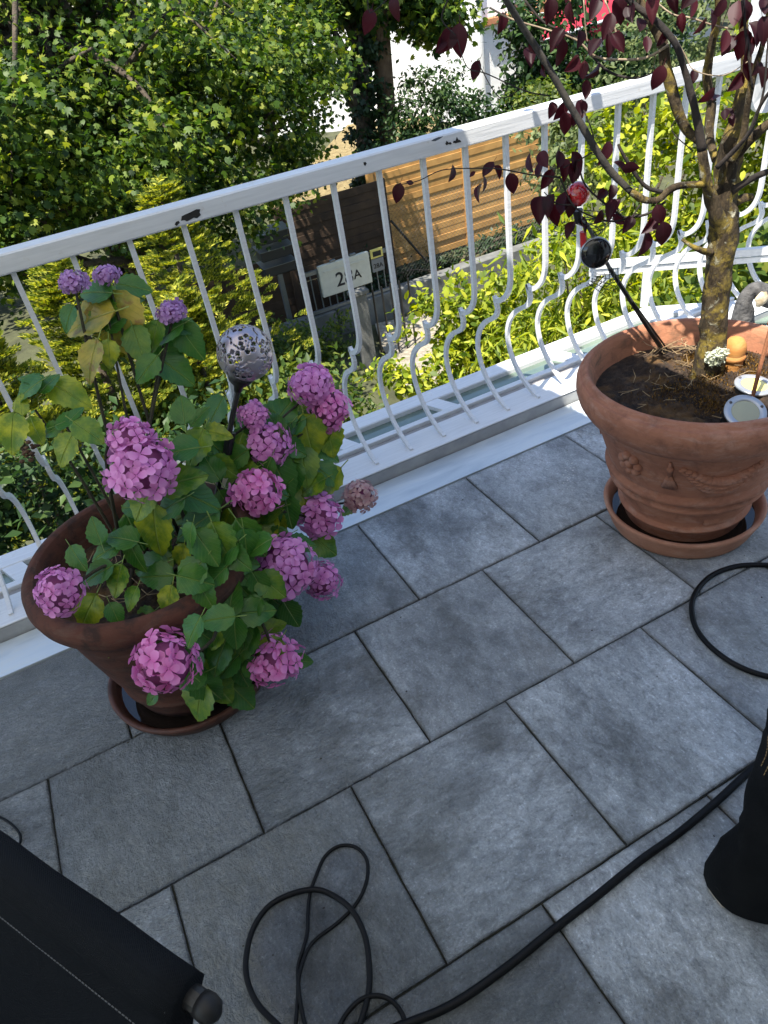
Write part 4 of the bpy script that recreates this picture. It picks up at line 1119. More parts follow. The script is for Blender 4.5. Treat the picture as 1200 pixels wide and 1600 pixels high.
# ---------- rounded pale panel on a white post outside the railing, right edge
pb = atY(1154, 116, .70)
pn = thing('rounded_panel', (pb.x, .66, 1.0), 'pale grey rounded panel on a white post behind the railing, right edge', 'panel')
MB().box((pb.x - .02, .6375, 1.0), (pb.x + .022, .675, 1.36), .004).build('post', M_WHITE, pn)
cpan = atY(1222, 95, .76); m_ = MB(); vs = []
for s_ in (0, 1):
    for k_ in range(40):
        a = 2 * math.pi * k_ / 40; e = 4.0
        cx_ = math.copysign(abs(math.cos(a)) ** (2 / e), math.cos(a)); sz_ = math.copysign(abs(math.sin(a)) ** (2 / e), math.sin(a))
        vs.append((cpan.x + .12 * cx_, .755 + .02 * s_ + .02 * (cx_ ** 2), cpan.z + .17 * sz_))
m_.add(vs, [tuple(range(40))[::-1], tuple(range(40, 80))] + [(k_, (k_ + 1) % 40, 40 + (k_ + 1) % 40, 40 + k_) for k_ in range(40)])
m_.build('panel', plain('pale_grey_shell', (.62, .62, .62), .45), pn)
MB().beam((pb.x + .0225, .66, cpan.z), (cpan.x - .02, .752, cpan.z), .02, .06).build('bracket', M_WHITE, pn)

# ---------- left pot
LC = Vector((-.458, .12, 0))
ls = thing('pot_saucer', (LC.x, LC.y, .003), 'dark wet terracotta saucer under the hydrangea pot', 'saucer')
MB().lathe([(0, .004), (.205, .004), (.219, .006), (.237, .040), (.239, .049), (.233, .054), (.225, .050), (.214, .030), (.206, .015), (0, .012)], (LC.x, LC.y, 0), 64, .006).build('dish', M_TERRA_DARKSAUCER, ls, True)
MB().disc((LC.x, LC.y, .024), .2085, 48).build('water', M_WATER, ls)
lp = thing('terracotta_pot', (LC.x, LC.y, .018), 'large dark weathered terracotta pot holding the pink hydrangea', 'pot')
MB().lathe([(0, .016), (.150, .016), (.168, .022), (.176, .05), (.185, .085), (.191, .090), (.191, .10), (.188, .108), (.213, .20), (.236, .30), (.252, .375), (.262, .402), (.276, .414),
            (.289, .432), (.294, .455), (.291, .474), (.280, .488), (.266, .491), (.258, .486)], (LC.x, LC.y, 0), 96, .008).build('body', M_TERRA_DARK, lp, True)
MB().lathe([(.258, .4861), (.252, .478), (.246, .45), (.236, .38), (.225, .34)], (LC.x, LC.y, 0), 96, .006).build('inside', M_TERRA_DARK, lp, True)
soil_disc(LC, .238, .405, .016, 'soil', lp, 7)
m_ = MB(); rs = random.Random(18)
for i in range(60):
    p = Vector((LC.x + rs.gauss(0, .1), LC.y + rs.gauss(0, .1), .415 + rs.uniform(0, .012)))
    if (p - LC).to_2d().length > .22: continue
    a = rs.uniform(0, 6.28); L = rs.uniform(.03, .09)
    m_.tube([p, p + Vector((math.cos(a), math.sin(a), .2)) * L * .5, p + Vector((math.cos(a + .5), math.sin(a + .5), .1)) * L], [.0011, .0013, .0007], 4, cap=False)
o = m_.build('dry_stalks', MATS['dry_straw'], lp); o['kind'] = 'stuff'

# ================================================================== HYDRANGEA
def petal_mat(name, lo, hi, edge):
    k = NT(name)
    rnd = k.n('ShaderNodeObjectInfo').outputs['Random']; gi = k.n('ShaderNodeNewGeometry').outputs['Random Per Island']
    uv = k.n('ShaderNodeUVMap'); sep = k.n('ShaderNodeSeparateXYZ'); k.l(uv.outputs[0], sep.inputs[0])
    t = k.math('FRACT', k.math('ADD', rnd, gi))
    c = k.mix(t, lo, hi)
    c = k.mix(k.ramp(sep.outputs[1], [(.0, (0, 0, 0)), (1, (1, 1, 1))]), c, edge)
    k.base(c); k.rough(.55); k.b.inputs['Specular IOR Level'].default_value = .25
    tr = k.n('ShaderNodeBsdfTranslucent'); k.l(c, tr.inputs[0])
    mx = k.n('ShaderNodeMixShader'); mx.inputs[0].default_value = .30
    k.l(k.b.outputs[0], mx.inputs[1]); k.l(tr.outputs[0], mx.inputs[2]); k.l(mx.outputs[0], k.out.inputs[0])
    return k.m
M_PETAL = petal_mat('pink_petal', (.52, .10, .40), (.68, .22, .56), (.80, .36, .68))
M_PETAL_HOT = petal_mat('hot_pink_petal', (.62, .08, .38), (.74, .18, .50), (.82, .32, .62))
M_PETAL_OLD = petal_mat('faded_petal', (.40, .14, .20), (.56, .30, .32), (.60, .42, .40))
M_PETAL_VIOLET = petal_mat('violet_petal', (.26, .09, .34), (.40, .19, .46), (.50, .30, .55))
M_DEADBLOOM = mottled('dead_bloom', (.05, .025, .015), (.15, .08, .04), 40, .95, .5)
def floret_mesh(mat, seed):
    """four rounded, slightly cupped petals around a tiny eye"""
    rg = random.Random(seed); V = []; F = []; UV = []
    for k in range(4):
        a = k * math.pi / 2 + rg.uniform(-.12, .12); s = rg.uniform(.9, 1.08); lift = rg.uniform(.05, .28); tw = rg.uniform(-.15, .15)
        ca, sa = math.cos(a), math.sin(a); o = len(V)
        for (u, v) in ((0, .05), (-.30, .38), (0, .46), (.30, .38), (-.47, .75), (0, .82), (.47, .75), (-.26, 1.06), (.26, 1.06), (0, 1.10)):
            x = u * s; y = v * s; z = lift * v + .16 * u * u * 2 + tw * u - .14 * v * v
            V.append((x * ca - y * sa, x * sa + y * ca, z + .02 * k)); UV.append((u + .5, min(1, v)))
        F += [tuple(o + i for i in f) for f in ((0, 2, 1), (0, 3, 2), (1, 2, 5, 4), (2, 3, 6, 5), (4, 5, 9, 7), (5, 6, 8, 9))]
    o = len(V)
    for q in ((.07, 0, .02), (0, .07, .02), (-.07, 0, .02), (0, -.07, .02), (0, 0, .12)): V.append(q); UV.append((.5, 1))
    F += [(o, o + 1, o + 4), (o + 1, o + 2, o + 4), (o + 2, o + 3, o + 4), (o + 3, o, o + 4)]
    me = bpy.data.meshes.new('floret'); me.from_pydata(V, [], F); me.update()
    ul = me.uv_layers.new(name='UVMap')
    for lp_ in me.loops: ul.data[lp_.index].uv = UV[lp_.vertex_index]
    me.polygons.foreach_set('use_smooth', [True] * len(me.polygons)); me.materials.append(mat); return me
FLOR = {m: [floret_mesh(m, i * 7 + j) for i in range(4)] for j, m in enumerate((M_PETAL, M_PETAL_HOT, M_PETAL_OLD, M_PETAL_VIOLET))}
M_STEM = mottled('hydrangea_stem', (.016, .013, .008), (.05, .045, .02), 20, .85, .3)
M_STEMGREEN = mottled('green_stem', (.05, .09, .02), (.10, .15, .04), 20, .7, .2)
hy = thing('hydrangea', (LC.x, LC.y, .41), 'pink hydrangea bush with yellowing leaves in the dark left pot', 'plant')
# photo x, y, radius in px, Y, vertical squash, petal, lean of the head
HEADS = [(224, 732, 54, .02, .86, M_PETAL, 1), (203, 684, 33, .07, .85, M_PETAL, 1), (402, 770, 40, .10, .9, M_PETAL_HOT, 1), (420, 696, 37, .22, .9, M_PETAL, 0),
         (396, 650, 24, .24, .9, M_PETAL, 0), (486, 602, 36, .30, .8, M_PETAL, 0), (514, 640, 33, .28, 1.2, M_PETAL_HOT, 0), (500, 805, 36, .16, 1.05, M_PETAL, 1),
         (562, 776, 27, .20, .9, M_PETAL_OLD, 0), (445, 888, 52, .0, .98, M_PETAL, 1), (503, 906, 30, .02, 1.05, M_PETAL, 0), (260, 1037, 50, -.24, .95, M_PETAL_HOT, 1),
         (428, 1032, 43, -.16, 1.0, M_PETAL_HOT, 1), (95, 925, 36, -.06, 1.25, M_PETAL, 0), (114, 441, 23, .30, .7, M_PETAL_VIOLET, 0), (166, 430, 20, .33, .6, M_PETAL_VIOLET, 0), (268, 487, 24, .28, .62, M_PETAL_VIOLET, 0)]
HP = []; rh = random.Random(4); nfl = 0; M_CORE = plain('flower_core', (.22, .06, .16), .9)
for hi, (px, py, rp, Y, sq, pm, big) in enumerate(HEADS):
    c = atY(px, py, Y); r = rp * depth(c) / FPX; HP.append((c, r, px, py, Y))
    view = (CAM - c).normalized(); axis = (view * .75 + Vector((0, 0, .7)) + Vector((rh.uniform(-.15, .15), rh.uniform(-.1, .1), 0))).normalized()
    core = MB().ball(c - axis * r * .08, r * .74, 12, 8, (1, 1, sq)).build('flower_head', M_CORE, hy, True)
    fr = min(.0215, max(.012, r * .33)) * (1.08 if big else .98)
    cnt = int(2.4 * (r / fr) ** 2 * 2.5); pts = []
    for k in range(cnt):
        zc = 1 - 2 * (k + .5) / cnt; a = k * 2.39996
        v = Vector((math.sqrt(1 - zc * zc) * math.cos(a), math.sqrt(1 - zc * zc) * math.sin(a), zc))
        q = axis.to_track_quat('Z', 'Y') @ v
        if v.z < -.35: continue
        pts.append(q)
    joined = MB(); uvs = []
    single = big
    for q in pts:
        q = (q + Vector((rh.gauss(0, .10), rh.gauss(0, .10), rh.gauss(0, .10)))).normalized()
        p = c + Vector((q.x, q.y, q.z * sq)) * (r * rh.uniform(.80, 1.0) * (1 + .20 * mnoise.noise(q * 1.6 + Vector((hi * 7.1, 0, 0)))))
        nrm = (q + Vector((rh.gauss(0, .26), rh.gauss(0, .26), rh.gauss(0, .26)))).normalized()
        M = Matrix.Translation(p) @ (nrm.to_track_quat('Z', 'Y').to_matrix().to_4x4()) @ Matrix.Rotation(rh.uniform(0, 6.28), 4, 'Z') @ Matrix.Scale(fr * rh.uniform(.82, 1.12), 4)
        me = rh.choice(FLOR[pm])
        if single and nfl < 300:
            o = place('floret', me, core, M); nfl += 1
        else:
            off = len(joined.v); joined.add([M @ v.co for v in me.vertices], [tuple(f.vertices) for f in me.polygons])
            uvs += [tuple(me.uv_layers[0].data[i].uv) for i in range(len(me.loops))]
    if joined.v:
        me = joined.mesh('florets'); ul = me.uv_layers.new(name='UVMap')
        ul.data.foreach_set('uv', np.array(uvs, np.float32).ravel())
        o = link('florets', me, core, pm, True); o['kind'] = 'stuff'
def hydrangea_leaf_mat(name, green, green2, yellow, amt, spots=0.0):
    k = NT(name); uv = k.n('ShaderNodeUVMap').outputs[0]; sep = k.n('ShaderNodeSeparateXYZ'); k.l(uv, sep.inputs[0])
    rnd = k.n('ShaderNodeObjectInfo').outputs['Random']; co = k.coord()
    u = k.math('ABSOLUTE', k.math('SUBTRACT', sep.outputs[0], .5))
    # side veins run forward from the midrib
    ph = k.math('SUBTRACT', sep.outputs[1], k.math('MULTIPLY', u, .9))
    vein = k.math('ABSOLUTE', k.math('SINE', k.math('MULTIPLY', ph, 26.0)))
    veinl = k.ramp(vein, [(0, (1, 1, 1)), (.16, (0, 0, 0))]); mid = k.ramp(u, [(0, (1, 1, 1)), (.028, (0, 0, 0))])
    vv = k.math('MAXIMUM', k.math('MULTIPLY', veinl, .45), mid)
    off = k.n('ShaderNodeVectorMath', operation='ADD'); k.l(co, off.inputs[0])
    cb = k.n('ShaderNodeCombineXYZ'); k.l(k.math('MULTIPLY', rnd, 19.0), cb.inputs[0]); k.l(cb.outputs[0], off.inputs[1])
    n = k.noise(off.outputs[0], 3.2, 4, .6)
    c = k.mix(k.noise(off.outputs[0], 9, 4), green, green2)
    yf = k.math('MULTIPLY', k.ramp(n, [(.38, (0, 0, 0)), (.62, (1, 1, 1))]), k.g(rnd, amt * .5, min(1, amt * 1.3)))
    c = k.mix(yf, c, yellow)
    if spots: c = k.mix(k.math('MULTIPLY', k.ramp(k.noise(off.outputs[0], 6, 5), [(.55, (0, 0, 0)), (.68, (1, 1, 1))]), spots), c, (.20, .035, .025))
    c = k.mix(k.math('MULTIPLY', vv, .55), c, (.36, .46, .12))
    k.base(c); k.rough(.33); k.b.inputs['Specular IOR Level'].default_value = .5
    bn = k.bump(k.math('MULTIPLY', vv, -1.0), .5, .02)
    tr = k.n('ShaderNodeBsdfTranslucent'); k.l(c, tr.inputs[0])
    mx = k.n('ShaderNodeMixShader'); mx.inputs[0].default_value = .30
    k.l(k.b.outputs[0], mx.inputs[1]); k.l(tr.outputs[0], mx.inputs[2]); k.l(mx.outputs[0], k.out.inputs[0]); return k.m
LM = {'g': hydrangea_leaf_mat('hydrangea_green', (.020, .112, .014), (.045, .17, .020), (.14, .26, .022), .32),
      'm': hydrangea_leaf_mat('hydrangea_mixed', (.034, .135, .013), (.07, .19, .018), (.30, .39, .02), .7),
      'y': hydrangea_leaf_mat('hydrangea_yellow', (.09, .19, .014), (.16, .26, .018), (.48, .50, .025), .95),
      'b': hydrangea_leaf_mat('hydrangea_russet', (.16, .19, .02), (.32, .28, .03), (.48, .36, .045), .9, .7)}
def hydrangea_leaf(mat, seed):
    rg = random.Random(seed); V = []; F = []; UV = []; nl = 13; wid = rg.uniform(.32, .38); bend = rg.uniform(.10, .30); fold = rg.uniform(.10, .24); wav = rg.uniform(.01, .04)
    for i in range(nl + 1):
        t = i / nl; w = wid * (math.sin(math.pi * min(1, t * .985 + .015) ** .74)) ** .85 * (1 - .12 * t) if 0 < t < 1 else .002
        if 0 < i < nl: w *= 1.05 if i % 2 else .93
        for j in (-2, -1, 0, 1, 2):
            u = j / 2; z = fold * abs(u) * w - bend * t * t + wav * math.sin(t * 9 + j * 1.7) * abs(u)
            V.append((u * w, t + (.03 * abs(u) if i < nl else 0), z)); UV.append((.5 + u * w / wid * .5, t))
    for i in range(nl):
        for j in range(4):
            a = i * 5 + j; F.append((a, a + 1, a + 6, a + 5))
    # short petiole
    o = len(V); V += [(-.012, -.22, .03), (.012, -.22, .03), (.012, .02, 0), (-.012, .02, 0), (0, -.22, .012), (0, .02, -.02)]; UV += [(.5, .5)] * 6
    F += [(o, o + 1, o + 2, o + 3), (o + 1, o + 4, o + 5, o + 2), (o + 4, o, o + 3, o + 5)]
    me = bpy.data.meshes.new('leaf'); me.from_pydata(V, [], F); me.update(); ul = me.uv_layers.new(name='UVMap')
    for l_ in me.loops: ul.data[l_.index].uv = UV[l_.vertex_index]
    me.polygons.foreach_set('use_smooth', [True] * len(me.polygons)); me.materials.append(mat); return me
HL = {k: [hydrangea_leaf(m, i * 5 + ord(k)) for i in range(4)] for k, m in LM.items()}
def Y_near(px, py):
    ws = 0; ys = 0
    for c, r, hx, hy_, Y in HP:
        w_ = 1 / ((px - hx) ** 2 + (py - hy_) ** 2 + 400) ** 1.4; ws += w_; ys += w_ * Y
    return ys / ws
LEAVES = [(135,497,92,185,'b'),(184,503,95,285,'b'),(140,562,66,245,'b'),(137,514,52,180,'g'),(185,466,70,20,'m'),(208,447,52,0,'g'),(147,454,60,165,'g'),(105,497,44,235,'g'),(180,503,40,50,'g'),(170,552,42,270,'y'),
 (215,537,60,290,'m'),(229,576,52,225,'g'),(260,548,56,320,'g'),(276,578,62,330,'g'),(260,518,58,200,'g'),(296,532,62,308,'g'),(285,508,50,5,'g'),(240,524,50,250,'m'),(205,520,50,200,'m'),(160,480,50,110,'m'),
 (42,608,56,205,'g'),(108,614,66,335,'y'),(18,676,62,262,'y'),(55,672,44,292,'y'),(100,703,58,232,'y'),(138,674,52,330,'m'),(50,592,40,160,'g'),(104,656,42,30,'g'),(116,648,34,60,'g'),(80,672,32,200,'g'),(32,632,36,100,'y'),(75,598,40,60,'g'),
 (240,830,88,263,'y'),(120,872,44,305,'g'),(150,896,58,200,'g'),(182,907,52,250,'m'),(230,886,58,190,'g'),(283,873,48,252,'y'),(245,900,52,175,'g'),(305,906,56,350,'g'),(345,898,60,8,'m'),(325,851,62,330,'g'),(390,842,72,305,'g'),
 (262,941,54,252,'y'),(136,957,64,238,'y'),(381,881,48,0,'g'),(360,936,62,85,'g'),(337,966,62,180,'g'),(400,956,58,10,'g'),(367,991,54,270,'g'),(340,1010,78,262,'m'),(372,1046,68,290,'g'),(333,1066,82,312,'m'),(310,1096,72,250,'m'),(377,1086,54,322,'g'),
 (421,981,50,30,'m'),(300,986,54,235,'g'),(440,946,54,330,'g'),(473,1033,30,0,'g'),(236,1093,28,220,'g'),(455,960,46,300,'g'),
 (305,698,62,240,'m'),(280,702,62,180,'g'),(300,773,84,350,'g'),(282,750,72,25,'m'),(336,675,48,0,'y'),(308,816,82,205,'g'),(342,818,84,8,'g'),(222,788,54,240,'m'),
 (440,646,62,60,'g'),(492,636,58,18,'m'),(482,682,70,282,'y'),(428,662,44,120,'g'),(371,701,52,250,'m'),(376,742,58,200,'m'),(441,746,72,300,'g'),(475,728,62,280,'m'),(517,686,58,290,'y'),(510,706,44,340,'g'),(511,741,48,330,'g'),(487,758,48,200,'m'),
 (402,830,72,322,'g'),(545,793,40,200,'m'),(506,851,50,330,'m'),(460,700,44,340,'g'),(455,665,52,200,'g'),(415,735,46,240,'g'),(355,790,52,300,'g'),(430,845,50,200,'g'),(265,790,60,200,'g'),(345,860,56,250,'g'),(190,840,54,160,'g'),(165,860,50,200,'g'),
 (210,870,52,290,'g'),(150,830,44,110,'g'),(255,725,50,60,'g'),(330,730,50,120,'g'),(285,640,46,100,'g'),(310,650,40,60,'g'),(350,1025,54,350,'g'),(300,1060,52,200,'g'),(320,930,50,300,'g'),(450,800,50,280,'g'),(470,850,46,10,'g'),(180,960,40,300,'g'),(205,935,40,240,'m')]
rl = random.Random(12); stem_ends = []
def add_leaf(px, py, L, ang, ty, Y, tiltn=.6):
    c = atY(px, py, Y); ln = L * depth(c) / FPX
    d = CX * math.cos(R_(ang)) + CU * math.sin(R_(ang)); d = (d + Vector((0, 0, -.12)) + CF * rl.uniform(-.25, .25)).normalized()
    n = (-CF * .75 + Vector((0, 0, 1)) * tiltn + Vector((rl.gauss(0, .22), rl.gauss(0, .22), rl.gauss(0, .15)))).normalized()
    b = c - d * (ln * .5)
    place('leaf', rl.choice(HL[ty]), hy, frame_to(b, d, n) @ Matrix.Diagonal((ln * rl.uniform(1.0, 1.2), ln, ln, 1)))
    return b - d * (ln * .2)
for px, py, L, ang, ty in LEAVES:
    stem_ends.append(add_leaf(px, py, L * 1.12, ang, ty, Y_near(px, py) + rl.uniform(-.01, .05) - (.14 if 285 < px < 420 and 835 < py < 1010 else 0)))
for i in range(44):
    px = rl.uniform(330, 525); py = rl.uniform(630, 850)
    if px > 520 - max(0, py - 740) * .5: continue
    add_leaf(px, py, rl.uniform(48, 72), rl.uniform(190, 350), rl.choice('gggmmy'), Y_near(px, py) + rl.uniform(.02, .08))
# darker leaves deep inside the bush
for i in range(46):
    px = min(430, max(205, rl.gauss(320, 75))); py = min(990, max(700, rl.gauss(850, 80)))
    add_leaf(px, py, rl.uniform(45, 75), rl.uniform(0, 360), rl.choice('ggm'), Y_near(px, py) + rl.uniform(.05, .12))
for i in range(34):
    px = rl.uniform(292, 425); py = rl.uniform(830, 1075)
    add_leaf(px, py, rl.uniform(48, 74), rl.uniform(200, 340), rl.choice('gggm'), -.10 - .10 * (py - 830) / 245 + rl.uniform(0, .04))
# stems from the soil to every flower head, and to the tall leaf tufts
sm = []
for hi, (c, r, px, py, Y) in enumerate(HP):
    b = Vector((LC.x + rl.uniform(-.10, .10) + .15 * (c.x - LC.x), LC.y + rl.uniform(-.08, .08), .40))
    mid = b.lerp(c, .55) + Vector((0, 0, max(.05, .18 - .1 * abs(c.z - b.z))))
    if (px, py) == (260, 1037): mid = atY(338, 985, -.20)
    elif (px, py) == (428, 1032): mid = atY(400, 960, -.12)
    elif px > 350 and py < 780: mid = b.lerp(c, .55) + Vector((-.02, .02, .02))
    elif py > 780: mid = b.lerp(c, .5) + Vector((0, 0, .07))
    if px < 300 and py < 500: mid = b.lerp(c, .5) + Vector((-.01, .02, .0))
    q = [Vector(p) for p in spline([tuple(b), tuple(mid), tuple(c - Vector((0, 0, r * .3)))], 6)]
    MB().tube(q, [.0055 - .0025 * k / len(q) for k in range(len(q))], 7).build('stem', M_STEM, hy, True)
for px, py, Y in ((55, 640, .22), (170, 500, .30), (255, 540, .28), (100, 660, .20), (310, 690, .22), (345, 930, .02), (245, 900, .04)):
    c = atY(px, py, Y); b = Vector((LC.x + .2 * (c.x - LC.x) + rl.uniform(-.05, .05), LC.y + .05, .40)); mid = b.lerp(c, .5) + Vector((0, 0, .05))
    q = [Vector(p) for p in spline([tuple(b), tuple(mid), tuple(c)], 6)]
    MB().tube(q, [.0045 - .002 * k / len(q) for k in range(len(q))], 7).build('stem', M_STEM, hy, True)
# leaf stalks of the tuft leaves reach back into the bush
dd = atY(43, 706, .22); m_ = MB()
for i in range(26):
    v = Vector((rl.gauss(0, 1), rl.gauss(0, 1), rl.gauss(0, 1))).normalized(); p = dd + v * .028 * rl.random()
    m_.ball(p, rl.uniform(.004, .008), 6, 4, (1, 1, .6))
m_.build('dead_flower_head', M_DEADBLOOM, hy, True)

# ================================================================== PIERCED METAL BALL ON A STAKE
BCc = atY(383, 552, .24); BR = 44 * depth(BCc) / FPX
gb = thing('garden_ball', atY(345, 742, .22), 'pierced silver metal ball with flower cutouts on a black stake in the hydrangea', 'garden ball')
import bmesh
bm = bmesh.new(); bmesh.ops.create_icosphere(bm, subdivisions=6, radius=1.0)
gold = (1 + 5 ** .5) / 2; cen = []
for a in (-1, 1):
    for b in (-1, 1):
        cen += [Vector((0, a, b * gold)).normalized(), Vector((a, b * gold, 0)).normalized(), Vector((b * gold, 0, a)).normalized()]
        cen += [Vector((0, a / gold, b * gold)).normalized(), Vector((a / gold, b * gold, 0)).normalized(), Vector((b * gold, 0, a / gold)).normalized()]
        for c_ in (-1, 1): cen.append(Vector((a, b, c_)).normalized())
fr_ = [(c, c.orthogonal().normalized()) for c in cen]; fr_ = [(c, x, c.cross(x)) for c, x in fr_]
kill = []
for f in bm.faces:
    p = f.calc_center_median().normalized(); ds = sorted(((p.angle(c), i) for i, (c, _, _) in enumerate(fr_)))[:3]
    th, i = ds[0]; c, x, y = fr_[i]; ph = math.atan2(p.dot(y), p.dot(x)); th = math.degrees(th)
    npet = 6; dphi = ((ph + .3 * i) / (2 * math.pi) * npet) % 1 - .5
    hole = False
    if 4.5 < th < 17.5:
        wid_ = .46 * math.sin(math.pi * (th - 4.5) / 13.0) * (.75 if th < 10 else 1.0)
        hole = abs(dphi) < wid_
    if th < 2.2: hole = True
    if th > 17.0 and abs(ds[0][0] - ds[1][0]) < R_(2.6) and abs(ds[1][0] - ds[2][0]) < R_(3.2): hole = True
    if p.z < -.86: hole = False
    if hole: kill.append(f)
bmesh.ops.delete(bm, geom=kill, context='FACES')
me = bpy.data.meshes.new('shell'); bm.to_mesh(me); bm.free()
me.transform(Matrix.Translation(BCc) @ Matrix.Rotation(.4, 4, 'X') @ Matrix.Scale(BR, 4))
k = NT('silver_shell'); co = k.coord(); k.base(k.ramp(k.noise(co, 30, 4), [(.3, (.34, .30, .33)), (.7, (.50, .45, .49))])); k.rough(.33); k.b.inputs['Metallic'].default_value = .85
shell = link('shell', me, gb, k.m, True)
md = shell.modifiers.new('thick', 'SOLIDIFY'); md.thickness = .0016
MB().ball(BCc, BR * .16, 12, 8).build('lamp_core', M_BLACKMETAL, gb, True)
sb = atY(345, 742, .22); stop = BCc + (sb - BCc).normalized() * BR * .96
MB().tube([sb + (sb - BCc) * .5, sb, stop], .0075, 8).build('stake', M_BLACKMETAL, gb)
dn = (sb - BCc).normalized()
MB().tube([stop - dn * .014, stop + dn * .006, stop + dn * .02, stop + dn * .034], [BR * .55, BR * .40, .012, .009], 16).build('collar', M_BLACKMETAL, gb, True)
jc = atY(358, 692, .23); MB().tube([jc - dn * .03, jc + dn * .03], .0125, 10).build('joint', M_BLACKMETAL, gb)
pc = atY(383, 722, .27)
MB().obox(pc, Vector((.8, -.5, -.1)).normalized(), Vector((.4, .6, .3)).normalized().cross(Vector((.8, -.5, -.1)).normalized()).normalized(), Vector((.1, .5, .8)).normalized(), (.035, .03, .008)).build('solar_panel', plain('solar_cell', (.015, .02, .035), .2), gb)

# cream vessel standing on the flashing behind the pot
cv = atY(320, 700, .505)
vz = thing('cream_vase', (cv.x, .515, .008), 'cream vase standing behind the hydrangea against the railing', 'vase')
MB().lathe([(0, .0), (.060, .0), (.066, .006), (.085, .12), (.098, .26), (.100, .36), (.094, .425), (.088, .447), (.083, .449), (.081, .44), (.088, .36), (.08, .2)], (cv.x, .515, .009), 40, .004).build('body', mottled('cream_glaze', (.62, .57, .40), (.72, .67, .50), 8, .35, .05), vz, True)
MB().lathe([(.1003, .330), (.1035, .336), (.1035, .344), (.1003, .350)], (cv.x, .515, .009), 40, .004).build('band', mottled('cream_glaze', (0,0,0), (0,0,0)), vz, True)

# ================================================================== SMALL PURPLE TREE IN THE RIGHT POT
TB = atZ(1106, 585, SZ)
hdir = Vector((CAM.x - TB.x, CAM.y - TB.y, 0)).normalized()
def TPt(px, py, off=0.0):
    d = ray(px, py); o = TB + hdir * off
    return CAM + d * ((o - CAM).dot(hdir) / d.dot(hdir))
def bark_lichen():
    k = NT('lichen_bark'); co = k.coord()
    mp = k.n('ShaderNodeMapping'); mp.inputs['Scale'].default_value = (1, 1, .45); k.l(co, mp.inputs[0])
    c = k.ramp(k.noise(mp.outputs[0], 40, 6, .7), [(.35, (.018, .013, .009)), (.6, (.075, .055, .032))])
    y = k.ramp(k.noise(co, 17, 6, .68, .5), [(.49, (0, 0, 0)), (.62, (1, 1, 1))])
    c = k.mix(k.math('MULTIPLY', y, .8), c, (.26, .19, .035))
    w_ = k.ramp(k.noise(co, 34, 6, .7, .4), [(.58, (0, 0, 0)), (.66, (1, 1, 1))])
    c = k.mix(k.math('MULTIPLY', w_, .75), c, (.40, .38, .28))
    k.base(c); k.rough(.95); k.b.inputs['Specular IOR Level'].default_value = .2
    k.bump(k.math('ADD', k.noise(mp.outputs[0], 60, 6, .7), k.math('MULTIPLY', w_, .3)), .9, .012); return k.m
M_TREEBARK = bark_lichen()
M_DARKTWIG = mottled('dark_twig', (.007, .005, .005), (.028, .020, .015), 30, .9, .6, 90)
pt_ = thing('purple_tree', TB, 'small gnarled tree with dark purple leaves growing in the right pot', 'tree')
def limb(pts, name='branch', mat=None, rough=.26, seg=10, sub=5, parent=None, k=.37):
    """pts: photo x, y, width px, offset towards the viewer"""
    q = spline([(*TPt(a, b, o), w_) for a, b, w_, o in pts], sub)
    P_ = [Vector(v[:3]) for v in q]; r_ = [max(.0012, v[3] * k * depth(Vector(v[:3])) / FPX) for v in q]
    return MB().tube(P_, r_, seg, rough=rough).build(name, mat or M_TREEBARK, parent or pt_, True)
limb([(1103, 602, 66, 0), (1106, 575, 52, 0), (1112, 530, 46, 0), (1118, 470, 45, .0), (1124, 415, 46, 0), (1130, 370, 50, 0), (1128, 330, 50, -.01), (1132, 290, 46, -.02), (1140, 250, 44, -.02), (1146, 215, 38, -.02), (1150, 190, 26, -.03), (1158, 150, 22, -.05), (1166, 90, 18, -.08), (1160, 20, 15, -.10), (1175, -70, 12, -.1), (1170, -170, 9, -.1)], 'trunk', seg=18, rough=.30, k=.42)
# a second ridge of the stem makes the groove down its middle
limb([(1122, 580, 26, .010), (1126, 520, 24, .012), (1128, 450, 22, .014), (1134, 390, 20, .012), (1136, 340, 16, .01)], 'trunk_ridge', seg=12)
L1 = [(1124, 440, 18, -.02), (1127, 405, 26, -.006), (1128, 368, 32, .012), (1118, 330, 30, .034), (1104, 285, 24, .05), (1097, 235, 20, .055), (1088, 180, 17, .06), (1074, 125, 15, .06), (1062, 85, 14, .065), (1050, 60, 14, .07), (1030, 38, 13, .07), (1008, 20, 13, .08), (985, 2, 12, .08), (955, -40, 10, .1), (930, -110, 8, .12)]
limb(L1[:6]); limb(L1[5:], mat=M_DARKTWIG)
limb([(1094, 220, 18, .05), (1075, 205, 20, .05), (1060, 175, 23, .05), (1048, 135, 24, .045), (1040, 100, 24, .04), (1036, 70, 22, .04), (1024, 45, 20, .03), (1012, 22, 18, .03), (1000, 0, 16, .02), (985, -60, 13, 0), (990, -140, 10, 0)])
L2 = [(1112, 288, 17, .05), (1085, 288, 15, .06), (1058, 291, 14, .07), (1042, 300, 15, .07), (1028, 312, 15, .075), (1006, 312, 15, .08), (985, 299, 15, .085), (962, 276, 15, .09), (935, 240, 15, .10), (895, 172, 15, .11), (852, 98, 14, .12), (812, 34, 13, .13), (788, -4, 12, .13), (750, -70, 10, .13), (735, -140, 7, .13)]
limb(L2[:7]); limb(L2[6:], mat=mottled('grey_branch', (.010, .009, .008), (.045, .038, .03), 30, .9, .6, 90))
limb([(1035, 300, 9, .07), (1010, 292, 8, .08), (990, 268, 8, .09), (972, 238, 7, .1), (966, 225, 5, .1)], mat=M_DARKTWIG, seg=7)
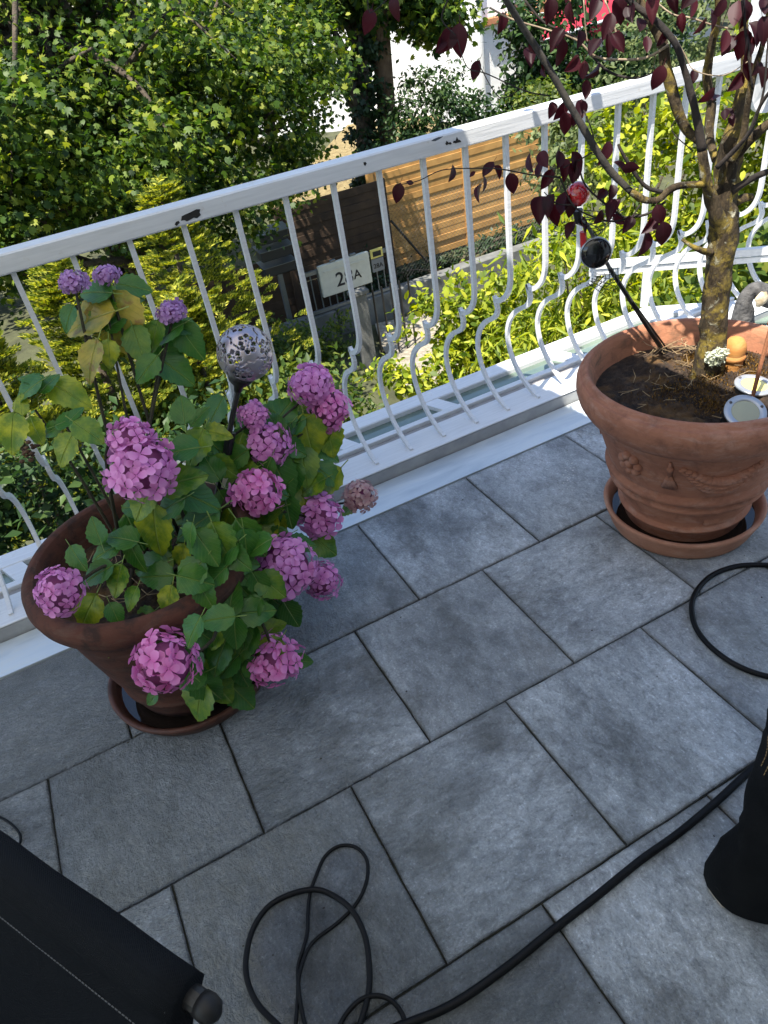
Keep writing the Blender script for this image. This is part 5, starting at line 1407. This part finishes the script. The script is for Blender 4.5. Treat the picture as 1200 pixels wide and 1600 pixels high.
limb([(1142, 252, 20, .02), (1160, 215, 15, .03), (1168, 165, 14, .035), (1178, 115, 13, .04), (1190, 75, 12, .05), (1202, 20, 11, .05), (1215, -60, 8, .05)])
limb([(1120, 262, 12, .04), (1150, 232, 10, .05), (1172, 205, 9, .06), (1188, 165, 8, .07), (1205, 140, 7, .08)], mat=M_DARKTWIG, seg=7)
limb([(1140, 255, 24, -.01), (1170, 220, 22, .0), (1192, 200, 20, .0), (1215, 185, 18, .0), (1260, 140, 14, .0)])
limb([(1140, 300, 18, .0), (1165, 285, 14, .01), (1190, 272, 12, .02), (1220, 262, 10, .02)], mat=M_DARKTWIG)
limb([(1140, 320, 22, -.02), (1162, 310, 18, -.04), (1176, 308, 14, -.05)])
limb([(1112, 395, 14, .03), (1096, 391, 13, .05), (1080, 384, 9, .06), (1066, 374, 7, .065)], seg=8)
limb([(1112, 160, 22, -.12), (1105, 120, 18, -.12), (1112, 70, 17, -.12), (1122, 20, 14, -.12), (1118, -60, 11, -.12)], mat=M_TREEBARK)
limb([(1112, 160, 20, -.12), (1108, 210, 18, -.10), (1118, 250, 16, -.05)])
# thin pale and dark twigs
TW = [[(875, 277, 4, .10), (830, 273, 3.2, .12), (780, 264, 2.8, .13), (735, 263, 2.4, .14), (690, 266, 2.2, .14), (655, 282, 2.0, .14), (628, 288, 1.6, .14)],
      [(1000, 335, 5, .08), (960, 346, 4.5, .09), (925, 338, 4, .1), (895, 320, 4, .11), (875, 277, 4, .10)],
      [(1040, 315, 6, .07), (1010, 335, 5.5, .08), (975, 340, 5, .09)], [(975, 340, 5, .09), (945, 318, 4.5, .1), (915, 290, 4, .11), (905, 262, 3.5, .11)],
      [(1000, 320, 4, .09), (980, 350, 3.5, .1), (965, 365, 3, .1)], [(860, 150, 3, .11), (820, 142, 2.6, .12), (760, 115, 2.4, .13), (730, 105, 2, .13), (715, 62, 1.8, .13)],
      [(812, 140, 2.4, .12), (780, 152, 2.2, .13), (748, 100, 2, .13)], [(765, 12, 4, .1), (800, 30, 4, .1), (850, 45, 4, .09), (900, 62, 4.5, .08), (930, 88, 5, .07), (965, 93, 5.5, .06), (1010, 90, 6, .06), (1045, 70, 7, .05)],
      [(820, 0, 5, .05), (850, 35, 5, .05), (900, 60, 5, .05), (945, 108, 6, .05), (985, 122, 5, .05), (1010, 118, 4, .05), (1022, 112, 3, .05)],
      [(945, 0, 4, .02), (960, 40, 4, .02), (968, 84, 4, .02)], [(912, 0, 3, .0), (915, 45, 3, .0), (918, 66, 2.5, .0)],
      [(1022, 0, 4, .02), (1050, 22, 4, .02), (1080, 28, 4, .02), (1110, 38, 4, .02), (1145, 46, 4, .02)], [(1055, 58, 3.4, .06), (1070, 85, 3, .06), (1085, 110, 2.6, .06), (1130, 118, 2.4, .05), (1170, 95, 2.2, .05)],
      [(1160, 0, 8, .05), (1164, 40, 7, .05), (1170, 90, 6, .05), (1176, 140, 5, .05)], [(1188, 165, 6, .07), (1195, 130, 5, .07), (1200, 60, 4, .07)],
      [(700, 0, 4, .12), (690, 30, 3, .12), (712, 55, 2.4, .12)], [(575, -20, 3, .1), (578, 20, 2.4, .1), (610, -6, 2, .1)], [(1060, 180, 3, .07), (1050, 205, 2.6, .07), (1082, 235, 2.2, .06)],
      [(895, 320, 3, .11), (870, 318, 2.6, .12), (850, 300, 2.2, .12)], [(930, 235, 4, .1), (925, 205, 3, .1), (912, 172, 2.4, .1)], [(925, 238, 3.5, .1), (905, 250, 3, .1), (880, 262, 2.6, .11)]]
M_PALETWIG = mottled('pale_twig', (.16, .11, .07), (.34, .27, .18), 30, .8, .3, 90)
for i, tw_ in enumerate(TW): limb(tw_, 'twig', M_PALETWIG if i in (7, 9, 10, 11, 12) else M_DARKTWIG, .05, 6, 4)
# lichen cushion at the foot
lc = TPt(1120, 556, .030); nq = 900; rgl = np.random.default_rng(6)
Pq = rgl.normal(size=(nq, 3)); Pq /= np.linalg.norm(Pq, axis=1, keepdims=True); Nq = Pq.copy()
Pq = Pq * np.array([.033, .020, .026]) * (.75 + .3 * rgl.random((nq, 1))) + np.array(tuple(lc))
link('lichen', leaf_mesh('lichen', Pq, rgl.normal(size=(nq, 3)), Nq + .5 * rgl.normal(size=(nq, 3)), .009 * (.6 + .8 * rgl.random(nq)), 'oval'), pt_, foliage('white_lichen', [(0, (.34, .36, .26)), (1, (.66, .68, .54))], .1, .9, .1))
MB().ball(lc, .025, 12, 8, (1.15, .7, .95)).build('lichen_cushion', mottled('lichen_base', (.16, .17, .10), (.30, .31, .22), 60, .95, .5), pt_, True)
# purple leaves
def purple_leaf_mat():
    k = NT('purple_leaf'); uv = k.n('ShaderNodeUVMap').outputs[0]; sep = k.n('ShaderNodeSeparateXYZ'); k.l(uv, sep.inputs[0])
    rnd = k.n('ShaderNodeObjectInfo').outputs['Random']; co = k.coord()
    u = k.math('ABSOLUTE', k.math('SUBTRACT', sep.outputs[0], .5)); mid = k.ramp(u, [(0, (1, 1, 1)), (.03, (0, 0, 0))])
    c = k.ramp(rnd, [(0, (.005, .0018, .003)), (.5, (.010, .0025, .0045)), (.85, (.022, .004, .007)), (1, (.05, .008, .012))])
    c = k.mix(k.math('MULTIPLY', k.noise(co, 4, 4), .4), c, (.025, .005, .008)); c = k.mix(k.math('MULTIPLY', mid, .3), c, (.06, .02, .022))
    k.base(c); k.rough(.5); k.b.inputs['Specular IOR Level'].default_value = .18
    tr = k.n('ShaderNodeBsdfTranslucent'); tr.inputs[0].default_value = (.42, .012, .035, 1)
    mx = k.n('ShaderNodeMixShader'); mx.inputs[0].default_value = .075
    k.l(k.b.outputs[0], mx.inputs[1]); k.l(tr.outputs[0], mx.inputs[2]); k.l(mx.outputs[0], k.out.inputs[0])
    return k.m
M_PLEAF = purple_leaf_mat()
def purple_leaf(seed):
    rg = random.Random(seed); V = []; F = []; UV = []; nl = 7; wid = rg.uniform(.27, .36); bend = rg.uniform(-.15, .55); fold = rg.uniform(.05, 1.0)
    for i in range(nl + 1):
        t = i / nl; w_ = wid * (math.sin(math.pi * t ** .85)) ** .8 if 0 < i < nl else .003
        for j in (-1, -.5, 0, .5, 1): V.append((j * w_, t, fold * abs(j) * w_ - bend * t * t)); UV.append((.5 + j * .5 * w_ / wid, t))
    for i in range(nl):
        for j in range(4): a = i * 5 + j; F.append((a, a + 1, a + 6, a + 5))
    o = len(V); V += [(-.01, -.3, .02), (.01, -.3, .02), (.01, .02, 0), (-.01, .02, 0)]; UV += [(.5, .5)] * 4; F.append((o, o + 1, o + 2, o + 3))
    me = bpy.data.meshes.new('leaf'); me.from_pydata(V, [], F); me.update(); ul = me.uv_layers.new(name='UVMap')
    for l_ in me.loops: ul.data[l_.index].uv = UV[l_.vertex_index]
    me.polygons.foreach_set('use_smooth', [True] * len(me.polygons)); me.materials.append(M_PLEAF); return me
PLM = [purple_leaf(i) for i in range(12)]
# photo positions of leaves that can be told apart: x, y, length px, hanging angle
PL = [(622,300,34,265),(707,270,40,255),(738,272,16,200),(747,300,32,250),(757,285,30,290),(778,268,28,300),(763,265,34,240),(800,286,32,280),(827,252,44,250),(845,265,40,270),(850,250,44,300),(855,280,34,240),(872,250,34,265),(882,262,40,280),(905,255,44,310),(898,268,40,265),
 (882,318,48,255),(895,320,46,280),(857,320,46,250),(843,325,44,275),(866,335,42,300),(910,350,40,295),(890,357,36,240),(908,170,36,270),(880,172,34,250),(884,192,38,280),(863,170,30,260),(902,185,30,240),(950,236,38,250),(970,262,32,330),(985,262,30,20),(940,305,30,230),(956,300,30,280),(958,327,40,240),(968,342,32,310),(940,338,28,250),(982,350,30,250),
 (1010,378,48,262),(1015,352,34,240),(1030,335,36,280),(1038,365,40,285),(715,60,46,265),(700,62,44,240),(688,70,34,250),(743,110,36,255),(614,10,44,270),(578,30,40,265),(830,87,48,260),(785,35,36,265),(835,75,34,300),(928,112,34,240),(912,110,30,270),(930,75,40,230),(952,70,38,280),(966,66,36,300),(950,40,40,265),
 (1130,65,44,265),(1160,68,50,260),(1176,70,48,285),(1140,65,40,240),(1150,20,44,265),(1128,12,42,250),(1180,50,40,310),(1118,25,40,280),(1166,20,42,270),(1195,45,40,280),(1080,10,40,265),(1052,0,42,275),(1035,60,30,250),(1010,70,28,270),(1168,112,40,300),(1150,128,36,230),(1190,120,36,285),(1185,105,30,250),
 (1133,180,26,260),(1140,175,24,300),(1145,188,22,270),(1120,150,30,40),(1083,120,26,270),(1030,120,40,260),(1110,150,30,230),(985,20,40,270),(1000,40,36,250),(970,12,40,300),(890,20,38,265),(870,60,36,240),(905,60,36,280),(880,80,38,265),(850,110,30,250),(1020,10,40,265),(930,10,40,250),(860,15,36,285),(1195,10,46,270),(1100,40,34,250),(1065,35,30,280),(915,140,30,260),(895,100,34,240),(640,285,18,150)]
rp_ = random.Random(31)
def purple(px, py, L, ang, off):
    c = TPt(px, py, off); ln = L * depth(c) / FPX * rp_.uniform(.72, .98)
    d = CX * math.cos(R_(ang)) + CU * math.sin(R_(ang)); d = (d + CF * rp_.uniform(-.4, .4)).normalized()
    n = (-CF + Vector((rp_.gauss(0, .5), rp_.gauss(0, .5), rp_.gauss(0, .4)))).normalized()
    place('leaf', rp_.choice(PLM), pt_, frame_to(c - d * ln * .5, d, n) @ Matrix.Scale(ln, 4))
for px, py, L, ang in PL: purple(px, py, L, ang + rp_.uniform(-12, 12), .10 + rp_.uniform(-.03, .03) - (.05 if px > 1040 else 0))
# the rest of the small crown, mostly above the picture
for i in range(130):
    px = rp_.uniform(780, 1330); py = rp_.uniform(-330, -15)
    purple(px, py, rp_.uniform(34, 50), rp_.uniform(225, 315), rp_.uniform(-.35, .32))
for k_ in range(10):
    a = rp_.uniform(800, 1300)
    limb([(1080 + rp_.uniform(-60, 60), -30, 8, 0), ((1080 + a) / 2, -120, 6, rp_.uniform(-.15, .15)), (a, rp_.uniform(-300, -160), 3, rp_.uniform(-.3, .3))], 'twig', M_DARKTWIG, .05, 6, 4)

# ================================================================== HOSES AND CABLES
M_RUBBER = mottled('black_rubber', (.003, .003, .0033), (.007, .007, .0076), 30, .5, .1, 200, spec=.18)
def floor_cable(name, label, cat, pts, r, z0=None, sub=8, bumps=(), col=None):
    P_ = [atZ(a, b, (z0 or r + .001)) + Vector((0, 0, h)) for a, b, h in pts]
    q = [Vector(p) for p in spline([tuple(p) for p in P_], sub)]
    o = MB().tube(q, r, 12).build(name, col or M_RUBBER, None, True)
    tag(o, label, cat); return o
floor_cable('garden_hose', 'thick black hose running diagonally across the paving to the trouser leg', 'hose',
            [(1290, 1095, 0), (1235, 1150, 0), (1172, 1204, 0), (1120, 1252, 0), (1060, 1302, 0), (1000, 1345, 0), (930, 1402, 0), (868, 1450, 0), (800, 1505, 0), (735, 1552, 0), (690, 1578, 0), (640, 1598, 0), (560, 1630, 0), (470, 1680, 0)], .0083)
floor_cable('garden_hose', 'black hose bent in a wide loop below the right pot', 'hose',
            [(1330, 900, 0), (1262, 888, 0), (1200, 883, 0), (1150, 885, 0), (1108, 902, 0), (1083, 935, 0), (1084, 972, 0), (1102, 1002, 0), (1132, 1028, 0), (1165, 1046, 0), (1204, 1058, 0), (1270, 1070, 0)], .0075)
floor_cable('power_cable', 'thick black cable coiled in a loop at the bottom of the picture', 'cable',
            [(600, 1660, .0), (470, 1632, .0), (432, 1600, 0), (402, 1568, 0), (386, 1530, 0), (385, 1492, 0), (396, 1450, 0), (420, 1416, 0), (455, 1397, .0), (492, 1392, .006), (520, 1400, .004), (550, 1424, .008), (570, 1462, .003), (577, 1510, 0), (576, 1550, 0), (566, 1590, 0), (548, 1640, 0)], .0060)
floor_cable('power_cable', 'thin black cable twisted in a figure eight inside the coil', 'cable',
            [(455, 1660, 0), (462, 1600, 0), (465, 1562, 0), (470, 1520, .006), (488, 1475, .003), (530, 1440, 0), (558, 1410, .0), (573, 1376, 0), (573, 1344, 0), (556, 1324, 0), (530, 1322, 0), (508, 1338, 0), (494, 1368, 0), (484, 1398, 0), (481, 1430, 0), (480, 1458, 0), (474, 1484, .003), (466, 1510, 0), (468, 1548, .006), (474, 1590, 0), (490, 1640, 0)], .0040)
floor_cable('power_cable', 'short black cable arching up at the bottom edge beside the hose', 'cable',
            [(500, 1665, 0), (522, 1620, 0), (540, 1586, 0), (562, 1564, .002), (586, 1557, .004), (608, 1562, .003), (626, 1580, .0), (634, 1605, .0), (640, 1650, 0)], .0048)
floor_cable('power_cable', 'thin black cable loop at the left edge above the chair', 'cable',
            [(-60, 1290, 0), (-20, 1272, 0), (6, 1280, 0), (26, 1296, 0), (32, 1312, 0), (24, 1330, 0), (8, 1352, 0), (-30, 1380, 0)], .0030)

# ================================================================== CHAIR AT THE LOWER LEFT
def mesh_cloth(name, c):
    k = NT(name); co = k.coord(); k.base(k.mix(k.noise(co, 6, 4), c, tuple(x * 1.5 for x in c))); k.rough(.8); k.b.inputs['Specular IOR Level'].default_value = .10
    w1 = k.n('ShaderNodeTexWave'); w1.inputs['Scale'].default_value = 160; w1.bands_direction = 'X'; k.l(co, w1.inputs[0])
    w2 = k.n('ShaderNodeTexWave'); w2.inputs['Scale'].default_value = 160; w2.bands_direction = 'Z'; k.l(co, w2.inputs[0])
    k.bump(k.math('MULTIPLY', w1.outputs['Fac'], w2.outputs['Fac']), .5, .002); return k.m
M_CLOTH = mesh_cloth('black_textile', (.0045, .0056, .0075)); M_FRAME = plain('black_frame', (.015, .015, .016), .4, .2)
M_THREAD = plain('grey_thread', (.10, .11, .12), .8)
zc = .74
E0 = atZ(312, 1566, zc); E1 = atZ(0, 1338, zc); ud = (E1 - E0).normalized(); wdt = .52
E2 = E0 + ud * wdt                                  # far end of the head tube
vd = Vector((-ud.y, ud.x, 0));
if (CAM - E0).dot(vd) < 0: vd = -vd                  # horizontal, towards the viewer
down = (vd * .36 + Vector((0, 0, -.93))).normalized()
nrm = ud.cross(down).normalized()
if nrm.dot(CAM - E0) < 0: nrm = -nrm
ch = thing('garden_chair', E0.lerp(E2, .5) + vd * .45 - Vector((0, 0, zc)), 'black folding garden chair with textile back, cut off at the lower left', 'chair')
BL = .62
def panel(u0, u1, v0, v1, lift, name, mat, nu=14, nv=14, sag=.02, th=.004, wrap=False):
    vs = []
    for s_ in (0, 1):
        for i in range(nu + 1):
            for j in range(nv + 1):
                u = u0 + (u1 - u0) * i / nu; v = v0 + (v1 - v0) * j / nv
                sg = -sag * math.sin(math.pi * u / wdt) * min(1, v * 6)
                vs.append(E0 + ud * u + down * v + nrm * (lift + sg - th * s_))
    m = (nu + 1) * (nv + 1); fs = []
    for i in range(nu):
        for j in range(nv):
            a = i * (nv + 1) + j; fs.append((a, a + nv + 1, a + nv + 2, a + 1)); fs.append((m + a, m + a + 1, m + a + nv + 2, m + a + nv + 1))
    o = MB().add(vs, fs).build(name, mat, ch, True); return o
panel(.012, wdt - .012, .012, BL, .016, 'back_panel', M_CLOTH)
# padded roll over the head tube: the pale strip and the darker strip beneath it
q = []; seg = 14
vs = []
prof = [(-.010, -.020), (-.022, -.012), (-.026, .0), (-.022, .014), (-.010, .024), (.004, .028), (.018, .027), (.030, .021), (.040, .0185), (.062, .018), (.083, .0178)]
for i in range(13):
    u = .012 + (wdt - .024) * i / 12
    for dv, dn_ in prof: vs.append(E0 + ud * u + down * dv + nrm * (dn_ + .0008 * math.sin(i * 1.3)))
np2 = len(prof)
MB().add(vs, [(i * np2 + j, (i + 1) * np2 + j, (i + 1) * np2 + j + 1, i * np2 + j + 1) for i in range(12) for j in range(np2 - 1)] + [tuple(range(np2)), tuple(12 * np2 + j for j in range(np2))[::-1]]).build('head_sleeve', M_CLOTH, ch, True)
m_ = MB()
for vv in (.076, .089):
    for i in range(84):
        u = .02 + (wdt - .04) * i / 84; sg = -.02 * math.sin(math.pi * u / wdt) * min(1, vv * 6)
        p = E0 + ud * u + down * vv + nrm * ((.0186 if vv < .08 else .0172 + sg)); m_.tube([p, p + ud * .0042], .0009, 4)
for i in range(10):
    p = E0 + ud * .022 + down * (.006 * i) + nrm * .0268; m_.tube([p, p + down * .004], .0007, 4)
o = m_.build('stitching', M_THREAD, ch); o['kind'] = 'stuff'
MB().tube([E0 - ud * .004, E2 + ud * .004], .013, 12).build('head_tube', M_FRAME, ch)
for e, sg in ((E0, -1), (E2, 1)):
    m_ = MB(); m_.tube([e + ud * (sg * .002), e + ud * (sg * .012), e + ud * (sg * .020), e + ud * (sg * .026)], [.0140, .0150, .0130, .006], 14); m_.build('end_cap', plain('cap_plastic', (.010, .010, .011), .5, 0, .3), ch, True)
for u in (.024, wdt - .024):
    a = E0 + ud * u; b = a + down * (BL + .02); MB().tube([a + down * .02, b], .009, 10).build('back_post', M_FRAME, ch)
    ft = Vector((b.x, b.y, .42)) + vd * .46; fl = Vector((ft.x, ft.y, .0)) + vd * -.36
    MB().tube([b, ft], .011, 10).build('seat_rail', M_FRAME, ch)
    MB().tube([a + down * .30, a + down * .42 + vd * .2, Vector((a.x, a.y, .62)) + vd * .46], .012, 10).build('armrest', M_FRAME, ch)
    MB().tube([ft, Vector((b.x, b.y, .012)) - vd * .02], .011, 10).build('leg', M_FRAME, ch)
    MB().tube([b, Vector((ft.x, ft.y, .012)) + vd * .0], .011, 10).build('leg', M_FRAME, ch)
b0 = E0 + down * (BL + .02); s0 = Vector((b0.x, b0.y, b0.z)); 
vs = []
for i in range(9):
    for j in range(9):
        u = wdt * i / 8; t = j / 8
        p = (s0 + ud * u).lerp(Vector((s0.x, s0.y, .42)) + ud * u + vd * .46, t); p.z -= .02 * math.sin(math.pi * i / 8) - .006; vs.append(p)
MB().add(vs, [(i * 9 + j, i * 9 + j + 1, (i + 1) * 9 + j + 1, (i + 1) * 9 + j) for i in range(8) for j in range(8)]).build('seat', M_CLOTH, ch, True)

# ================================================================== PERSON AT THE RIGHT EDGE
M_TROUSER = mottled('black_trousers', (.0035, .004, .0045), (.008, .009, .0098), 9, .9, .5, 220, bdist=.003, spec=.15)
M_SHOE = mottled('black_shoe', (.005, .005, .005), (.012, .012, .011), 14, .5, .2, spec=.3)
M_SOLE = plain('pale_sole', (.45, .40, .33), .7)
M_SHIRT = mottled('grey_shirt', (.09, .10, .12), (.15, .16, .18), 8, .9, .3, 200)
M_SKIN = mottled('skin', (.42, .24, .17), (.50, .30, .22), 12, .5, .1); M_HAIR = mottled('brown_hair', (.03, .02, .012), (.07, .045, .03), 40, .6, .5)
FT = Vector((.392, -1.088, 0))                       # near foot, under the trouser leg
pe = thing('person', FT, 'person in black trousers with contrast stitching and dark shoes, cut off at right', 'person')
def skin_mesh(name, verts, edges, radii, mat, root=0, sub=2):
    me = bpy.data.meshes.new(name); me.from_pydata([tuple(v) for v in verts], edges, []); ob = bpy.data.objects.new(name, me); COL.objects.link(ob)
    sk = ob.modifiers.new('s', 'SKIN'); sk.use_smooth_shade = True
    for i, r in enumerate(radii):
        me.skin_vertices[0].data[i].radius = r if hasattr(r, '__len__') else (r, r)
    me.skin_vertices[0].data[root].use_root = True
    sd = ob.modifiers.new('d', 'SUBSURF'); sd.levels = sub; sd.render_levels = sub
    bpy.context.view_layer.update()
    m2 = bpy.data.meshes.new_from_object(ob.evaluated_get(bpy.context.evaluated_depsgraph_get())); bpy.data.objects.remove(ob)
    m2.materials.clear(); return link(name, m2, pe, mat, True)
F2 = FT + Vector((.20, -.18, 0)); H = FT + Vector((.13, -.06, .93)); hpL = H + Vector((-.03, .07, -.05)); hpR = H + Vector((.06, -.09, -.05))
# body: torso, neck, head and arms in one surface
chest = H + Vector((-.01, .0, .38)); nk = H + Vector((-.02, 0, .53)); hd_ = H + Vector((-.03, 0, .66)); ht = H + Vector((-.03, 0, .76))
shL = chest + Vector((-.03, .18, .08)); shR = chest + Vector((.05, -.18, .08)); elL = shL + Vector((.10, .03, -.28)); elR = shR + Vector((.06, -.06, -.28)); haL = elL + Vector((.10, -.05, -.22)); haR = elR + Vector((.06, .02, -.23))
skin_mesh('body', [H, H + Vector((0, 0, .18)), chest, nk, hd_, ht, shL, elL, haL, shR, elR, haR], [(0, 1), (1, 2), (2, 3), (3, 4), (4, 5), (2, 6), (6, 7), (7, 8), (2, 9), (9, 10), (10, 11)],
          [(.13, .17), (.12, .16), (.12, .17), (.048, .048), (.078, .068), (.064, .058), .055, .044, .030, .055, .044, .030], M_SKIN)
skin_mesh('shirt', [H + Vector((0, 0, .02)), H + Vector((0, 0, .18)), chest, chest + Vector((0, 0, .1)), shL, shL.lerp(elL, .6), shR, shR.lerp(elR, .6)], [(0, 1), (1, 2), (2, 3), (2, 4), (4, 5), (2, 6), (6, 7)],
          [(.145, .185), (.135, .175), (.135, .18), (.07, .075), .068, .062, .068, .062], M_SHIRT)
def hand(p, d):
    side = d.cross(Vector((0, 0, 1))).normalized(); m_ = MB(); m_.ball(p + d * .045, .04, 10, 8, (1, .7, .9))
    for k_, (o, L) in enumerate(((-.028, .062), (-.009, .075), (.010, .070), (.028, .055))):
        a = p + d * .075 + side * o; m_.tube([a, a + d * L * .5 + Vector((0, 0, -.008)), a + d * L + Vector((0, 0, -.03))], [.009, .0085, .007], 8)
    a = p + d * .03 + side * .038; m_.tube([a, a + side * .022 + d * .025, a + side * .02 + d * .05], [.011, .010, .008], 8)
    m_.build('hand', M_SKIN, pe, True)
hand(haL, (haL - elL).normalized()); hand(haR, (haR - elR).normalized())
m_ = MB(); m_.ball(hd_ + Vector((.02, 0, .055)), .095, 16, 12, (1.05, .9, 1.0)); m_.build('hair', M_HAIR, pe, True)
for s_ in (-1, 1):
    MB().ball(hd_ + Vector((-.088, s_ * .032, .035)), .011, 8, 6).build('eye', M_INK, pe, True)
    MB().ball(hd_ + Vector((.0, s_ * .082, .02)), .022, 8, 6, (.8, .35, 1.2)).build('ear', M_SKIN, pe, True)
MB().ball(hd_ + Vector((-.10, 0, .005)), .018, 8, 6, (1, .7, 1.3)).build('nose', M_SKIN, pe, True)
MB().ball(hd_ + Vector((-.086, 0, -.038)), .022, 8, 6, (.5, 1, .25)).build('mouth', plain('lips', (.40, .16, .13), .5), pe, True)
# trousers: wide legs with folds, hems lying on the shoes
def trouser_leg(ft, hip, lean, name):
    V = []; seg = 28; n = 34; kn = ft.lerp(hip, .52) + lean
    for i in range(n + 1):
        t = i / n
        c = (ft * (1 - t) ** 2 + kn * (2 * t * (1 - t)) + hip * t * t) if False else (ft.lerp(kn, t / .5) if t < .5 else kn.lerp(hip, (t - .5) / .5))
        c = Vector((c.x, c.y, .035 + (hip.z - .035) * t))
        r = .072 - .004 * math.sin(math.pi * min(1, t * 2.2)) + .026 * max(0, t - .35) / .65
        if t < .10: r += .010 * (1 - t / .10)
        for k_ in range(seg):
            a = 2 * math.pi * k_ / seg; ca, sa = math.cos(a), math.sin(a)
            fold = .017 * mnoise.noise(Vector((ca * 1.6, sa * 1.6, t * 13 + hip.x * 9))) + .006 * math.sin(t * 60 + a * 2 + ca * 2) * math.exp(-t * 7)
            dz = -.030 * max(0, -ca) * (1 if t < .02 else 0)
            toe = .024 * max(0, math.cos(a - 3.12)) ** .8 * max(0, 1 - t / .13) ** 1.2
            V.append((c.x + (r + fold + toe) * ca * 1.06, c.y + (r + fold + toe) * sa * .94, max(.012, c.z + dz)))
    F = [(i * seg + k_, i * seg + (k_ + 1) % seg, (i + 1) * seg + (k_ + 1) % seg, (i + 1) * seg + k_) for i in range(n) for k_ in range(seg)]
    o = MB().add(V, F).build(name, M_TROUSER, pe, True)
    # contrast seam down the outside
    m_ = MB()
    for kk in (12, 13):
        for i in range(14, n - 2):
            p = Vector(V[i * seg + kk]); q = Vector(V[(i + 1) * seg + kk]); out = Vector((p.x - V[i * seg + (kk + 14) % seg][0], p.y - V[i * seg + (kk + 14) % seg][1], 0)).normalized() * .0015
            for f in (0, .33, .66): m_.tube([p.lerp(q, f) + out, p.lerp(q, f + .22) + out], .0008, 4)
    s2 = m_.build('seam', plain('tan_thread', (.30, .20, .09), .8), o); s2['kind'] = 'stuff'
    return o
trouser_leg(FT, hpL, Vector((-.01, .01, 0)), 'trouser_leg'); trouser_leg(F2, hpR, Vector((-.01, 0, 0)), 'trouser_leg')
MB().ball(H + Vector((.012, -.012, -.015)), .172, 20, 14, (1.0, 1.22, .95)).build('trouser_seat', M_TROUSER, pe, True)
def shoe(ft, d):
    d = d.normalized(); s_ = Vector((-d.y, d.x, 0)); V = []; nx_ = 16; seg = 14
    for i in range(nx_ + 1):
        t = i / nx_; x = -.10 + .27 * t; w_ = .044 * (1 - abs(2 * t - 1.05) ** 3.2) ** .5 if abs(2 * t - 1.05) < 1 else .008; h = max(.004, .085 - .055 * max(0, t - .35) / .65) * (1 - max(0, t - .82) * 2.8)
        for k_ in range(seg):
            a = math.pi * k_ / (seg - 1); V.append(ft + d * x + s_ * (w_ * math.cos(a)) + Vector((0, 0, .018 + max(.004, h) * max(0.0, math.sin(a)) ** .8)))
    F = [(i * seg + k_, i * seg + k_ + 1, (i + 1) * seg + k_ + 1, (i + 1) * seg + k_) for i in range(nx_) for k_ in range(seg - 1)]
    o = MB().add(V, F).build('shoe', M_SHOE, pe, True)
    ring = []
    for sg in (1, -1):
        for i in (range(nx_ + 1) if sg == 1 else range(nx_, -1, -1)):
            t = i / nx_; x = -.105 + .279 * t; w_ = .0465 * (1 - abs(2 * t - 1.05) ** 3.2) ** .5 if abs(2 * t - 1.05) < 1 else .010
            ring.append(ft + d * x + s_ * (sg * w_))
    m = len(ring); vs = [p + Vector((0, 0, .002)) for p in ring] + [p + Vector((0, 0, .014)) for p in ring]
    MB().add(vs, [tuple(range(m))[::-1], tuple(range(m, 2 * m))] + [(k_, (k_ + 1) % m, m + (k_ + 1) % m, m + k_) for k_ in range(m)]).build('sole', M_SOLE, o)
shoe(FT + Vector((.075, .0, 0)), Vector((-.95, .10, 0))); shoe(F2, Vector((-.95, -.1, 0)))

# ================================================================== SMALL DIRT ON THE FLOOR
rd = random.Random(77); m_ = MB()
for i in range(230):
    if rd.random() < .55:                            # crumbs gather along the joints
        row = rd.randint(0, 4); x = rd.uniform(-1.2, 1.6); y = -TILE * row + rd.gauss(0, .006)
    else: x = rd.uniform(-1.2, 1.6); y = rd.uniform(-1.4, .42)
    r = rd.uniform(.0008, .0026); m_.ball((x, y, .002 + r * .3), r, 5, 4, (rd.uniform(.7, 1.6), rd.uniform(.6, 1.2), .5))
o = m_.build('floor_crumbs', mottled('crumb', (.012, .010, .008), (.05, .04, .025), 60, .95, 0)); tag(o, 'tiny dark crumbs of dirt scattered along the paving joints', 'dirt', kind='stuff')
m_ = MB()
for i in range(26):
    p = atZ(rd.gauss(889, 5), rd.gauss(740, 13), .003); r = rd.uniform(.001, .0045); n = 7; a0 = rd.uniform(0, 6)
    m_.add([p + Vector((r * rd.uniform(.5, 1.2) * math.cos(a0 + 6.283 * k / n), r * rd.uniform(.5, 1.2) * math.sin(a0 + 6.283 * k / n), 0)) for k in range(n)], [tuple(range(n))])
o = m_.build('lime_flecks', mottled('white_fleck', (.55, .54, .50), (.75, .74, .70), 60, .9, 0)); tag(o, 'spatter of white flecks on the tile left of the right pot', 'stain', kind='stuff')
for i, (px, py, L, ang) in enumerate(((640, 800, 16, 40),)):
    pass

# repeats of one kind share a group phrase
GROUPS = {'spruce_tree': 'conifers below the left railing', 'power_cable': 'black cables lying on the paving', 'garden_hose': 'black hoses lying on the paving',
          'terracotta_pot': 'large terracotta pots on the terrace', 'pot_saucer': 'saucers under the terracotta pots', 'woven_fence': 'dark brown fence panels beside the gate', 'yew_hedge': 'green growth under the left railing'}
for ob in list(COL.objects):
    if ob.parent is None and 'label' in ob:
        kk = ob.name.split('.')[0]
        if kk in GROUPS: ob['group'] = GROUPS[kk]
